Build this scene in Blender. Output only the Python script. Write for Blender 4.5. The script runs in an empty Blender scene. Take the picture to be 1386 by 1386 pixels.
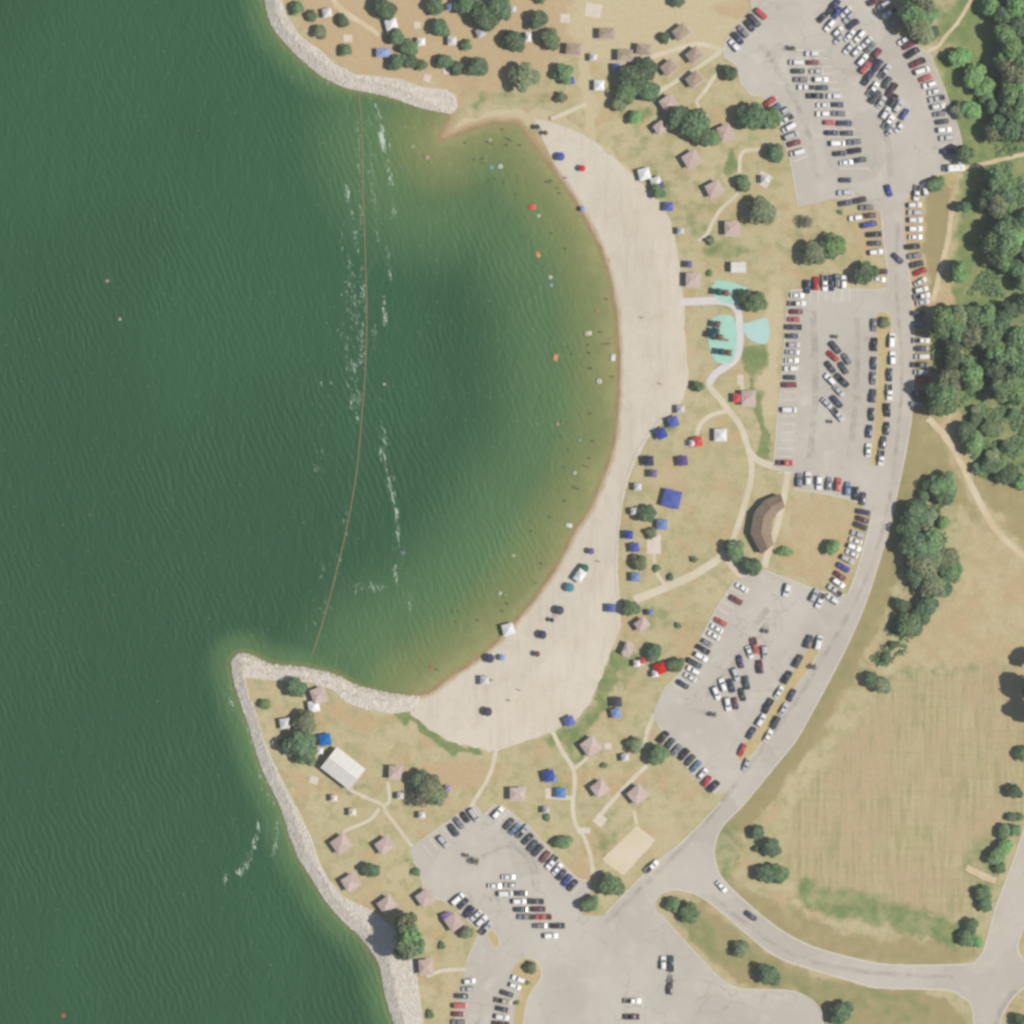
import bpy, math, random
import numpy as np
from mathutils import Vector, geometry, noise as mnoise

random.seed(11)
rng = np.random.default_rng(11)
R = math.radians

# ------------------------------------------------------------------ camera, sky, sun, exposure
S = 0.26                      # metres per image pixel; layout is given in image pixel coordinates
CX = CY = 693.0
def W(px, py):                # image pixels -> world metres (x east, y north)
    return ((px - CX) * S, (CY - py) * S)

sc = bpy.context.scene
cam_d = bpy.data.cameras.new('camera')
cam = bpy.data.objects.new('camera', cam_d)
sc.collection.objects.link(cam)
CAM_H = 2200.0
cam.location = (0, 0, CAM_H)
cam_d.sensor_width = 36
cam_d.lens = 36 * CAM_H / (1386 * S)
cam_d.clip_start = 10
cam_d.clip_end = 9000
sc.camera = cam

SUN_EL, SUN_AZ = 50.0, 98.0       # degrees; azimuth clockwise from north
wd = bpy.data.worlds.new('World'); sc.world = wd; wd.use_nodes = True
nt = wd.node_tree; nt.nodes.clear()
wo = nt.nodes.new('ShaderNodeOutputWorld'); bg = nt.nodes.new('ShaderNodeBackground')
sk = nt.nodes.new('ShaderNodeTexSky'); sk.sky_type = 'NISHITA'; sk.sun_disc = False
sk.sun_elevation = R(SUN_EL); sk.sun_rotation = R(SUN_AZ)
sk.air_density = 1.0; sk.dust_density = 0.6
bg.inputs[1].default_value = 0.075
nt.links.new(sk.outputs[0], bg.inputs[0]); nt.links.new(bg.outputs[0], wo.inputs[0])

sun_d = bpy.data.lights.new('sun', 'SUN'); sun_d.energy = 4.8; sun_d.angle = R(0.53); sun_d.color = (1.0, 0.95, 0.86)
sun = bpy.data.objects.new('sun', sun_d); sc.collection.objects.link(sun)
sdir = Vector((math.sin(R(SUN_AZ)) * math.cos(R(SUN_EL)), math.cos(R(SUN_AZ)) * math.cos(R(SUN_EL)), math.sin(R(SUN_EL))))
sun.rotation_euler = sdir.to_track_quat('Z', 'Y').to_euler()
sun.location = (0, 0, 60)

sc.view_settings.view_transform = 'Standard'
sc.view_settings.look = 'None'
sc.view_settings.gamma = 1.0
sc.view_settings.exposure = 0.3
sc.view_settings.use_curve_mapping = False
sc.cycles.use_denoising = True
sc.cycles.max_bounces = 5
sc.cycles.diffuse_bounces = 2
sc.cycles.glossy_bounces = 2
sc.cycles.transparent_max_bounces = 8
sc.cycles.pixel_filter_type = 'BLACKMAN_HARRIS'
sc.cycles.filter_width = 3.0

# ------------------------------------------------------------------ helpers
COL = sc.collection
def lin(c):
    c = c / 255.0
    return c / 12.92 if c <= 0.04045 else ((c + 0.055) / 1.055) ** 2.4
KALB = 1.55                                    # light level: estimated sRGB value -> surface albedo
def A(r, g, b, k=1.0):
    return (lin(r) / KALB * k, lin(g) / KALB * k, lin(b) / KALB * k, 1.0)

def tag(o, label=None, cat=None, group=None, kind=None):
    if label: o['label'] = label
    if cat: o['category'] = cat
    if group: o['group'] = group
    if kind: o['kind'] = kind
    return o
def link(o, parent=None):
    COL.objects.link(o)
    if parent is not None: o.parent = parent
    return o
def empty(name, loc=(0, 0, 0), rz=0.0, label=None, cat=None, group=None):
    o = bpy.data.objects.new(name, None); o.empty_display_size = 0.3
    o.location = loc; o.rotation_euler = (0, 0, rz); link(o)
    return tag(o, label, cat, group)
def part(name, me, parent, loc=(0, 0, 0), rz=0.0, scale=None):
    o = bpy.data.objects.new(name, me); o.location = loc; o.rotation_euler = (0, 0, rz)
    if scale: o.scale = scale
    return link(o, parent)
def mesh(name, v, f, mats, fm=None, smooth=False):
    me = bpy.data.meshes.new(name)
    me.from_pydata([tuple(map(float, p)) for p in v], [], [tuple(map(int, q)) for q in f])
    for m in (mats if isinstance(mats, (list, tuple)) else [mats]): me.materials.append(m)
    if fm is not None: me.polygons.foreach_set('material_index', np.asarray(fm, dtype=np.int32))
    if smooth: me.polygons.foreach_set('use_smooth', np.ones(len(me.polygons), dtype=bool))
    me.update()
    return me
class MB:                                        # collects simple solids into one mesh
    def __init__(s): s.v = []; s.f = []; s.m = []
    def add(s, v, f, m=0):
        n = len(s.v); s.v += list(v); s.f += [tuple(i + n for i in q) for q in f]; s.m += [m] * len(f)
    def box(s, x0, x1, y0, y1, z0, z1, m=0):
        s.add([(x0,y0,z0),(x1,y0,z0),(x1,y1,z0),(x0,y1,z0),(x0,y0,z1),(x1,y0,z1),(x1,y1,z1),(x0,y1,z1)],
              [(0,3,2,1),(4,5,6,7),(0,1,5,4),(1,2,6,5),(2,3,7,6),(3,0,4,7)], m)
    def tube(s, p0, p1, r0, r1=None, n=8, m=0):
        r1 = r0 if r1 is None else r1
        p0, p1 = Vector(p0), Vector(p1); d = (p1 - p0).normalized()
        a = d.orthogonal().normalized(); b = d.cross(a)
        ring = lambda p, r: [tuple(p + a * (math.cos(2*math.pi*i/n) * r) + b * (math.sin(2*math.pi*i/n) * r)) for i in range(n)]
        v = ring(p0, r0) + ring(p1, r1)
        s.add(v, [(i, (i+1) % n, n + (i+1) % n, n + i) for i in range(n)] + [tuple(range(n-1, -1, -1)), tuple(range(n, 2*n))], m)
    def loft(s, rings, m=0, caps=True, closed=True):
        n = len(rings[0]); v = [p for r in rings for p in r]; f = []
        for k in range(len(rings) - 1):
            for i in range(n if closed else n - 1):
                f.append((k*n + i, k*n + (i+1) % n, (k+1)*n + (i+1) % n, (k+1)*n + i))
        if caps: f += [tuple(range(n-1, -1, -1)), tuple(range((len(rings)-1)*n, len(rings)*n))]
        s.add(v, f, m)
    def mesh(s, name, mats, smooth=False): return mesh(name, s.v, s.f, mats, s.m, smooth)

# ---- materials
def nodes(name):
    m = bpy.data.materials.new(name); m.use_nodes = True
    t = m.node_tree; t.nodes.clear()
    out = t.nodes.new('ShaderNodeOutputMaterial')
    return m, t, out
def N(t, kind, **kw):
    n = t.nodes.new(kind)
    for k, v in kw.items():
        if hasattr(n, k) and not k.startswith('i_'): setattr(n, k, v)
    return n
def setin(n, **kw):
    for k, v in kw.items(): n.inputs[k.replace('_', ' ')].default_value = v
def noise(t, vec, scale, detail=4, rough=0.55, dist=0.0):
    n = t.nodes.new('ShaderNodeTexNoise'); setin(n, Scale=scale, Detail=detail, Roughness=rough, Distortion=dist)
    t.links.new(vec, n.inputs['Vector']); return n.outputs['Fac']
def ramp(t, fac, lo, hi, a=0.0, b=1.0):
    n = t.nodes.new('ShaderNodeMapRange'); n.interpolation_type = 'SMOOTHSTEP'
    n.inputs[1].default_value = lo; n.inputs[2].default_value = hi; n.inputs[3].default_value = a; n.inputs[4].default_value = b
    t.links.new(fac, n.inputs[0]); return n.outputs[0]
def mixc(t, fac, a, b, mode='MIX'):
    n = t.nodes.new('ShaderNodeMix'); n.data_type = 'RGBA'; n.blend_type = mode
    for sock, val in ((n.inputs[0], fac), (n.inputs[6], a), (n.inputs[7], b)):
        if isinstance(val, (int, float)): sock.default_value = val
        elif isinstance(val, tuple): sock.default_value = val
        else: t.links.new(val, sock)
    return n.outputs[2]
def math2(t, op, a, b):
    n = t.nodes.new('ShaderNodeMath'); n.operation = op
    for i, val in enumerate((a, b)):
        if isinstance(val, (int, float)): n.inputs[i].default_value = val
        else: t.links.new(val, n.inputs[i])
    return n.outputs[0]
def position(t): return t.nodes.new('ShaderNodeNewGeometry').outputs['Position']
def mapping(t, vec, rot=(0,0,0), scale=(1,1,1)):
    n = t.nodes.new('ShaderNodeMapping'); n.inputs['Rotation'].default_value = rot; n.inputs['Scale'].default_value = scale
    t.links.new(vec, n.inputs['Vector']); return n.outputs[0]
def bump(t, h, strength, dist):
    n = t.nodes.new('ShaderNodeBump'); setin(n, Strength=strength, Distance=dist); t.links.new(h, n.inputs['Height']); return n.outputs[0]
def bsdf(t, out, color, rough=0.9, spec=0.2, normal=None, **kw):
    p = t.nodes.new('ShaderNodeBsdfPrincipled')
    if isinstance(color, tuple): p.inputs['Base Color'].default_value = color
    else: t.links.new(color, p.inputs['Base Color'])
    p.inputs['Roughness'].default_value = rough; p.inputs['Specular IOR Level'].default_value = spec
    for k, v in kw.items(): p.inputs[k.replace('_', ' ')].default_value = v
    if normal is not None: t.links.new(normal, p.inputs['Normal'])
    t.links.new(p.outputs[0], out.inputs[0]); return p

def mat_earth(name, c0, c1, s_big=0.05, s_fine=1.5, b=0.4, rough=0.95, c2=None):
    m, t, out = nodes(name); P = position(t)
    a = ramp(t, noise(t, P, s_big, 5), 0.35, 0.65)
    col = mixc(t, a, c0, c1)
    if c2: col = mixc(t, ramp(t, noise(t, P, s_big * 4.3, 4, 0.6), 0.5, 0.72), col, c2)
    fn = noise(t, P, s_fine, 5, 0.7)
    col = mixc(t, 0.35, col, mixc(t, fn, (0.45,0.45,0.45,1), (1.0,1.0,1.0,1)), 'OVERLAY')
    bsdf(t, out, col, rough, 0.15, bump(t, fn, b, 0.12)); return m
def mat_plain(name, c, rough=0.6, spec=0.3, var=0.12, scale=3.0, spread=0.0, **kw):
    m, t, out = nodes(name)
    tc = t.nodes.new('ShaderNodeTexCoord').outputs['Object']
    n = noise(t, tc, scale, 4, 0.6)
    dark = (c[0] * (1 - var * 2), c[1] * (1 - var * 2), c[2] * (1 - var * 2), 1)
    col = mixc(t, ramp(t, n, 0.3, 0.7), dark, c)
    if spread:
        oi = t.nodes.new('ShaderNodeObjectInfo'); hs = t.nodes.new('ShaderNodeHueSaturation'); t.links.new(col, hs.inputs['Color'])
        t.links.new(ramp(t, oi.outputs['Random'], 0, 1, 1 - spread, 1 + spread), hs.inputs['Value']); t.links.new(ramp(t, oi.outputs['Random'], 0, 1, 1 + spread, 1 - spread), hs.inputs['Saturation']); col = hs.outputs[0]
    bsdf(t, out, col, rough, spec, **kw); return m

M = {}
def mat_asphalt(name, c0, c1, crack=0.5):
    m, t, out = nodes(name); P = position(t)
    col = mixc(t, ramp(t, noise(t, P, 0.035, 4), 0.35, 0.65), c0, c1)
    pale = (min(c0[0] * 1.13, 1), min(c0[1] * 1.13, 1), min(c0[2] * 1.13, 1), 1)
    col = mixc(t, ramp(t, noise(t, P, 0.16, 5, 0.65), 0.5, 0.75, 0, 0.7), col, pale)
    st = ramp(t, noise(t, mapping(t, P, (0, 0, 0.7), (0.5, 1, 1)), 0.22, 5, 0.7), 0.6, 0.82, 0, 0.5)
    col = mixc(t, st, col, (c1[0] * 0.72, c1[1] * 0.72, c1[2] * 0.72, 1))
    vp = t.nodes.new('ShaderNodeTexVoronoi'); vp.distance = 'CHEBYCHEV'; setin(vp, Scale=0.045); t.links.new(mapping(t, P, (0, 0, 0.5)), vp.inputs['Vector'])
    sv = t.nodes.new('ShaderNodeSeparateColor'); t.links.new(vp.outputs['Color'], sv.inputs[0])
    col = mixc(t, ramp(t, sv.outputs[0], 0.45, 1.0, 0, 0.5), col, (c1[0] * 0.88, c1[1] * 0.885, c1[2] * 0.9, 1))
    v = t.nodes.new('ShaderNodeTexVoronoi'); v.feature = 'DISTANCE_TO_EDGE'; setin(v, Scale=0.11, Randomness=1.0)
    wn = t.nodes.new('ShaderNodeVectorMath'); wn.operation = 'ADD'
    nz = t.nodes.new('ShaderNodeTexNoise'); setin(nz, Scale=0.25, Detail=4.0); t.links.new(P, nz.inputs['Vector'])
    sc_ = t.nodes.new('ShaderNodeVectorMath'); sc_.operation = 'SCALE'; sc_.inputs['Scale'].default_value = 5.0
    t.links.new(nz.outputs['Color'], sc_.inputs[0]); t.links.new(P, wn.inputs[0]); t.links.new(sc_.outputs[0], wn.inputs[1])
    t.links.new(wn.outputs[0], v.inputs['Vector'])
    cr = math2(t, 'MULTIPLY', ramp(t, v.outputs['Distance'], 0.0, 0.022, 1, 0), ramp(t, noise(t, P, 0.06, 3), 0.42, 0.62, 0, crack))
    col = mixc(t, cr, col, (c1[0] * 0.5, c1[1] * 0.5, c1[2] * 0.5, 1))
    fn = noise(t, P, 2.5, 4, 0.7)
    col = mixc(t, 0.22, col, mixc(t, fn, (0.4,0.4,0.4,1), (1,1,1,1)), 'OVERLAY')
    bsdf(t, out, col, 0.9, 0.2, bump(t, fn, 0.25, 0.03)); return m

M['asphalt'] = mat_asphalt('asphalt_bleached', A(197, 190, 178), A(189, 181, 169))
M['road'] = mat_asphalt('asphalt_road', A(196, 188, 175), A(190, 181, 168), 0.25)
M['kerb'] = mat_earth('kerb_concrete', A(212, 205, 192), A(203, 195, 180), 0.3, 3.0, 0.2)
M['path'] = mat_earth('path_concrete', A(209, 199, 177), A(201, 189, 164), 0.15, 2.0, 0.2)
M['splash_path'] = mat_earth('broom_concrete', A(206, 200, 203), A(212, 204, 198), 0.2, 2.0, 0.15)
M['pad'] = mat_earth('pad_concrete', A(214, 200, 188), A(207, 193, 178), 0.4, 2.5, 0.15)
M['track'] = mat_earth('pale_dirt', A(208, 194, 165), A(200, 180, 145), 0.12, 1.5, 0.4)
def mat_sand():
    m, t, out = nodes('beach_sand'); P = position(t)
    col = mixc(t, ramp(t, noise(t, P, 0.03, 5), 0.35, 0.65), A(211, 201, 184), A(206, 195, 176))
    col = mixc(t, ramp(t, noise(t, P, 0.14, 5, 0.65), 0.48, 0.72, 0, 0.6), col, A(197, 185, 164))
    rk = noise(t, mapping(t, P, (0, 0, 0.35), (1, 0.12, 1)), 0.55, 4, 0.6)                      # raked and walked-on lines
    col = mixc(t, ramp(t, rk, 0.48, 0.7, 0, 0.5), col, A(194, 182, 162))
    vo = t.nodes.new('ShaderNodeTexVoronoi'); setin(vo, Scale=0.9); t.links.new(P, vo.inputs['Vector'])
    foot = math2(t, 'MULTIPLY', ramp(t, vo.outputs['Distance'], 0.0, 0.35, 1, 0), ramp(t, noise(t, P, 0.07, 3), 0.45, 0.6))
    col = mixc(t, math2(t, 'MULTIPLY', foot, 0.5), col, A(190, 178, 158))
    xyz = t.nodes.new('ShaderNodeSeparateXYZ'); t.links.new(P, xyz.inputs[0])
    hgt = math2(t, 'ADD', xyz.outputs[2], math2(t, 'MULTIPLY', math2(t, 'SUBTRACT', noise(t, P, 0.3, 4), 0.5), 0.16))
    col = mixc(t, ramp(t, hgt, WATER_Z + 0.06, WATER_Z + 0.19, 0.85, 0), col, A(182, 156, 122))   # sand wetted by the wash
    fn = noise(t, P, 1.2, 5, 0.7)
    col = mixc(t, 0.3, col, mixc(t, fn, (0.45,0.45,0.45,1), (1,1,1,1)), 'OVERLAY')
    bsdf(t, out, col, 0.95, 0.15, bump(t, math2(t, 'SUBTRACT', fn, math2(t, 'MULTIPLY', foot, 0.6)), 0.5, 0.15)); return m
WATER_Z = -1.2
M['sand'] = mat_sand()
M['court'] = mat_earth('court_sand', A(212, 198, 174), A(207, 192, 165), 0.08, 1.2, 0.3)
M['turq'] = mat_earth('turquoise_rubber', A(165, 208, 190), A(158, 200, 184), 0.2, 3.0, 0.1)
M['aqua'] = mat_earth('aqua_rubber', A(168, 202, 196), A(176, 206, 200), 0.2, 3.0, 0.1)
M['rock'] = mat_earth('riprap_stone', A(221, 213, 201), A(209, 200, 187), 0.5, 1.2, 0.3, c2=A(192, 184, 172))
M['line'] = mat_earth('worn_paint', A(236, 233, 226), A(216, 211, 202), 0.6, 2.0, 0.05)
M['island'] = mat_earth('island_dry_grass', A(191, 172, 131), A(184, 166, 122), 0.12, 1.4, 0.4, c2=A(172, 162, 110))

# ------------------------------------------------------------------ plan outlines (image pixel coordinates)
SH_N = [(352,-140),(356,-20),(358,0),(363,22),(373,43),(393,66),(413,85),(430,99),(448,110),(470,119),(495,124),(520,129),(545,137),(570,146),(595,151),(611,154)]
SH_BEACH = [(611,154),(606,165),(597,186),(612,182),(639,171),(665,165),(697,165),(707,172),(732,205),(757,238),(780,271),(796,301),(813,334),(826,373),(834,415),(838,465),(839,510),(837,555),(831,605),(815,652),(799,690),(777,722),(757,762),(728,806),(698,842),(665,877),(640,897),(612,916),(585,936),(568,942)]
SH_S = [(568,942),(545,940),(518,936),(484,928),(454,913),(409,903),(367,899),(341,887),(324,885),(313,896),(316,921),(324,947),(337,985),(349,1026),(363,1060),(379,1092),(393,1135),(405,1163),(424,1193),(440,1219),(464,1247),(485,1266),(508,1296),(516,1320),(521,1348),(533,1386),(548,1440),(575,1530)]
def smooth_line(pts, n=4, closed=False):
    P = [Vector((p[0], p[1])) for p in pts]; out = []
    L = len(P)
    for i in range(L if closed else L - 1):
        if closed: a, b, c, d = P[(i-1) % L], P[i], P[(i+1) % L], P[(i+2) % L]
        else: a, b, c, d = P[max(i-1, 0)], P[i], P[i+1], P[min(i+2, L-1)]
        for k in range(n):
            u = k / n
            q = 0.5 * ((2*b) + (c - a)*u + (2*a - 5*b + 4*c - d)*u*u + (3*b - a - 3*c + d)*u**3)
            out.append((q.x, q.y))
    if not closed: out.append((P[-1].x, P[-1].y))
    return out
sh_n, sh_b, sh_s = smooth_line(SH_N), smooth_line(SH_BEACH), smooth_line(SH_S)
LAND = sh_n + sh_b[1:] + sh_s[1:] + [(3000, 1530), (3000, -140)]

def seg_dist(X, Y, line, closed=False):
    d = np.full(X.shape, 1e9)
    pts = line + [line[0]] if closed else line
    for (x0, y0), (x1, y1) in zip(pts[:-1], pts[1:]):
        dx, dy = x1 - x0, y1 - y0; L = dx*dx + dy*dy
        if L < 1e-9: continue
        u = np.clip(((X - x0)*dx + (Y - y0)*dy) / L, 0, 1)
        d = np.minimum(d, (X - x0 - u*dx)**2 + (Y - y0 - u*dy)**2)
    return np.sqrt(d)
def inside(X, Y, poly):
    r = np.zeros(X.shape, bool); n = len(poly)
    for i in range(n):
        x0, y0 = poly[i]; x1, y1 = poly[(i+1) % n]
        if y0 == y1: continue
        c = (y0 > Y) != (y1 > Y)
        r ^= c & (X < (x1 - x0) * (Y - y0) / (y1 - y0) + x0)
    return r
WATER_Z = -1.2
def heights(X, Y):                               # image pixel arrays -> (ground height, inland flag)
    db = seg_dist(X, Y, sh_b) * S
    dr = np.minimum(seg_dist(X, Y, sh_n), seg_dist(X, Y, sh_s)) * S
    ins = inside(X, Y, LAND) | (Y < -140) & (X > 352) | (Y > 1530) & (X > 575)
    hl = np.minimum(0.0, np.minimum(WATER_Z + 1.2 * db / 17.0, WATER_Z + 1.2 * dr / 3.6))
    dep = np.minimum(0.02 + db * 0.038 + 0.0009 * db**2, 0.35 + dr * 0.40)
    dep = np.minimum(dep, 9.0)
    return np.where(ins, hl, WATER_Z - dep), ins
def gz(px, py):
    h, _ = heights(np.array([float(px)]), np.array([float(py)])); return float(h[0])

# ------------------------------------------------------------------ ground sheet
def axis(step):
    a = list(np.arange(-30, 1386 + 31, step))
    lo, hi = [], []; g = step
    x = a[0]
    while x > -14000: g *= 1.35; x -= g; lo.append(x)
    g = step; x = a[-1]
    while x < 15000: g *= 1.35; x += g; hi.append(x)
    return np.array(lo[::-1] + a + hi)
def grid_obj(name, step, zfun, mat_, keep=None):
    ax = axis(step); X, Y = np.meshgrid(ax, ax); Z = zfun(X, Y)
    n = len(ax); V = np.stack([(X - CX) * S, (CY - Y) * S, Z], -1).reshape(-1, 3)
    I = np.arange(n*n).reshape(n, n)
    F = np.stack([I[:-1,:-1], I[1:,:-1], I[1:,1:], I[:-1,1:]], -1).reshape(-1, 4)
    if keep is not None:
        k = keep(X, Y); kf = (k[:-1,:-1] | k[1:,:-1] | k[1:,1:] | k[:-1,1:]).reshape(-1); F = F[kf]
    me = bpy.data.meshes.new(name)
    me.vertices.add(len(V)); me.vertices.foreach_set('co', V.astype(np.float32).ravel())
    me.loops.add(F.size); me.loops.foreach_set('vertex_index', F.astype(np.int32).ravel())
    me.polygons.add(len(F)); me.polygons.foreach_set('loop_start', np.arange(0, F.size, 4, dtype=np.int32))
    me.polygons.foreach_set('use_smooth', np.ones(len(F), bool))
    me.update(calc_edges=True); me.materials.append(mat_)
    o = bpy.data.objects.new(name, me); link(o)
    return o, X, Y
def vnoise(X, Y, sc_, seed):                     # cheap value noise for breaking up zone edges
    r = np.random.default_rng(seed); T = r.random((64, 64)).astype(np.float32)
    x = X / sc_; y = Y / sc_; xi = np.floor(x).astype(int); yi = np.floor(y).astype(int); fx = x - xi; fy = y - yi
    fx = fx*fx*(3-2*fx); fy = fy*fy*(3-2*fy)
    g = lambda a, b: T[a % 64, b % 64]
    return (g(xi,yi)*(1-fx)+g(xi+1,yi)*fx)*(1-fy) + (g(xi,yi+1)*(1-fx)+g(xi+1,yi+1)*fx)*fy

def ground_material():
    m, t, out = nodes('ground_dry_grass'); P = position(t)
    at = t.nodes.new('ShaderNodeAttribute'); at.attribute_name = 'zone'
    sp = t.nodes.new('ShaderNodeSeparateColor'); t.links.new(at.outputs['Color'], sp.inputs[0])
    g, d, f, pl = sp.outputs[0], sp.outputs[1], sp.outputs[2], at.outputs['Alpha']
    at2 = t.nodes.new('ShaderNodeAttribute'); at2.attribute_name = 'zone_b'
    sp2 = t.nodes.new('ShaderNodeSeparateColor'); t.links.new(at2.outputs['Color'], sp2.inputs[0])
    br, bed, wet = sp2.outputs[0], sp2.outputs[1], sp2.outputs[2]
    n1 = noise(t, P, 0.045, 5, 0.6); n2 = noise(t, P, 0.21, 5, 0.65); n3 = noise(t, P, 0.9, 5, 0.7)
    col = mixc(t, ramp(t, n1, 0.35, 0.65), A(201, 187, 147), A(191, 180, 138))
    n4 = noise(t, P, 0.09, 4, 0.6)
    col = mixc(t, ramp(t, n4, 0.5, 0.62, 0, 0.75), col, A(199, 172, 130))
    col = mixc(t, ramp(t, n2, 0.46, 0.64, 0, 0.7), col, A(168, 165, 116))
    # trampled pale ground
    col = mixc(t, ramp(t, math2(t, 'ADD', pl, math2(t, 'MULTIPLY', math2(t, 'SUBTRACT', n2, 0.5), 0.9)), 0.2, 0.8), col, A(207, 192, 155))
    # bare orange dirt
    col = mixc(t, ramp(t, math2(t, 'ADD', d, math2(t, 'MULTIPLY', math2(t, 'SUBTRACT', n2, 0.5), 1.1)), 0.25, 0.85), col,
               mixc(t, n1, A(202, 176, 137), A(196, 172, 134)))
    # field with mowing streaks
    st = noise(t, mapping(t, P, (0, 0, R(-7)), (1.0, 0.07, 1)), 0.75, 4, 0.6)
    st2 = noise(t, mapping(t, P, (0, 0, R(4)), (0.06, 1.0, 1)), 0.6, 4, 0.6)
    fld = mixc(t, ramp(t, st, 0.35, 0.7), A(197, 182, 141), A(173, 164, 118))
    fld = mixc(t, ramp(t, st2, 0.47, 0.66, 0, 0.55), fld, A(172, 163, 118))
    fld = mixc(t, ramp(t, n1, 0.38, 0.62, 0, 0.75), fld, A(193, 170, 135))
    fld = mixc(t, ramp(t, math2(t, 'MULTIPLY', n2, ramp(t, st, 0.3, 0.7, 0.5, 1.2)), 0.42, 0.65, 0, 0.5), fld, A(160, 157, 110))
    col = mixc(t, f, col, fld)
    # brown rough verge
    col = mixc(t, ramp(t, math2(t, 'ADD', br, math2(t, 'MULTIPLY', math2(t, 'SUBTRACT', n2, 0.5), 0.8)), 0.2, 0.85), col,
               mixc(t, ramp(t, n3, 0.35, 0.65), A(174, 158, 115), A(160, 150, 104)))
    # green turf
    gr = mixc(t, ramp(t, n2, 0.35, 0.65), A(146, 154, 100), A(122, 142, 86))
    col = mixc(t, ramp(t, math2(t, 'ADD', g, math2(t, 'MULTIPLY', math2(t, 'SUBTRACT', n2, 0.5), 0.9)), 0.2, 0.85), col, gr)
    # lake bed and wet margin
    col = mixc(t, bed, col, mixc(t, ramp(t, n2, 0.35, 0.65), A(182, 180, 122), A(166, 166, 108)))
    col = mixc(t, wet, col, mixc(t, ramp(t, n2, 0.4, 0.6), A(172, 142, 104), A(184, 156, 118)))
    col = mixc(t, 0.5, col, mixc(t, n3, (0.3,0.3,0.3,1), (0.72,0.72,0.72,1)), 'OVERLAY')
    bsdf(t, out, col, 1.0, 0.1, bump(t, n3, 0.7, 0.25)); return m
M['ground'] = ground_material()
gstep = 2.6
ground, GX, GY = grid_obj('ground', gstep, lambda X, Y: heights(X, Y)[0], M['ground'])
ground['kind'] = 'structure'
zone = np.zeros(GX.shape + (4,), np.float32); zone_b = np.zeros(GX.shape + (4,), np.float32)
WX = GX + (vnoise(GX, GY, 14, 1) - .5) * 14 + (vnoise(GX, GY, 5, 2) - .5) * 5
WY = GY + (vnoise(GX, GY, 14, 3) - .5) * 14 + (vnoise(GX, GY, 5, 4) - .5) * 5
def sst(x): x = np.clip(x, 0, 1); return x*x*(3 - 2*x)
def put(layer, ch, msk, val): layer[..., ch] = np.maximum(layer[..., ch], msk * val)
def box_idx(x0, x1, y0, y1):
    ax = GX[0]; i0, i1 = np.searchsorted(ax, [x0, x1]); j0, j1 = np.searchsorted(ax, [y0, y1]); return slice(j0, j1), slice(i0, i1)
def blob(layer, ch, cx, cy, rx, ry, val, fe=0.5):
    sl = box_idx(cx - rx*1.6 - 20, cx + rx*1.6 + 20, cy - ry*1.6 - 20, cy + ry*1.6 + 20)
    r = np.sqrt(((WX[sl] - cx)/rx)**2 + ((WY[sl] - cy)/ry)**2)
    layer[sl + (ch,)] = np.maximum(layer[sl + (ch,)], sst((1 + fe - r)/(2*fe)) * val)
def stroke(layer, ch, pts, w, val, fe=0.5):
    xs = [p[0] for p in pts]; ys = [p[1] for p in pts]
    sl = box_idx(min(xs) - 2*w - 20, max(xs) + 2*w + 20, min(ys) - 2*w - 20, max(ys) + 2*w + 20)
    r = seg_dist(WX[sl], WY[sl], pts) / (w/2)
    layer[sl + (ch,)] = np.maximum(layer[sl + (ch,)], sst((1 + fe - r)/(2*fe)) * val)
def area(layer, ch, poly, val, fe=12):
    xs = [p[0] for p in poly]; ys = [p[1] for p in poly]
    sl = box_idx(min(xs) - fe*2 - 20, max(xs) + fe*2 + 20, min(ys) - fe*2 - 20, max(ys) + fe*2 + 20)
    d = seg_dist(WX[sl], WY[sl], poly, True); d = np.where(inside(WX[sl], WY[sl], poly), d, -d)
    layer[sl + (ch,)] = np.maximum(layer[sl + (ch,)], sst(d/(2*fe) + .5) * val)
G_, D_, F_, P_ = 0, 1, 2, 3
# green turf
for b in [(690,128,58,6,.5),(993,216,8,24,.9),(985,336,38,13,.65),(1035,596,8,42,.95),(1029,552,8,26,.9),(1021,522,7,14,.8),
          (845,895,20,20,.65),(838,940,20,30,.35),(783,1010,20,30,.6),(880,832,26,26,.45),(905,575,18,14,.5),(860,155,22,12,.6),
          (985,1150,22,60,.55),(1325,35,64,46,.95),(1345,222,50,20,1.0),(1340,385,45,20,.5),(1340,560,60,40,.4),(1230,920,26,40,.3),
          (820,1140,20,40,.45),(755,1055,20,24,.4),(470,1065,28,12,.5),(900,300,12,30,.4),(1085,330,36,24,.35),(560,1178,10,14,.6),
          (965,565,30,60,.2),(1330,1180,30,60,.5),(1022,486,18,24,.95),(985,415,10,10,.5),(1322,92,46,46,.7),(1304,135,20,30,.5)]: blob(zone, G_, *b)
stroke(zone, G_, [(748,1003),(776,990),(806,962),(826,925),(838,890)], 22, .75)
stroke(zone, G_, [(545,968),(575,985),(610,1010),(645,1018)], 13, .9)
stroke(zone, G_, [(635,140),(660,134),(740,136),(770,134)], 10, .5)
stroke(zone, G_, [(880,240),(905,262),(930,285),(948,318)], 16, .5)
stroke(zone, G_, [(1207,770),(1165,868),(1105,960),(1010,1090)], 20, .35)
stroke(zone, G_, [(1090,1212),(1190,1232),(1290,1262)], 44, .68)
stroke(zone, G_, [(1110,905),(1200,915),(1310,905)], 16, .4)
stroke(zone, G_, [(930,1250),(1000,1300),(1100,1340),(1240,1365)], 40, .45)
area(zone, G_, [(1262,76),(1300,60),(1330,-20),(1420,-20),(1420,650),(1330,650),(1300,560),(1258,540),(1258,420),(1290,420),(1290,330),(1300,215)], .8, 10)
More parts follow.
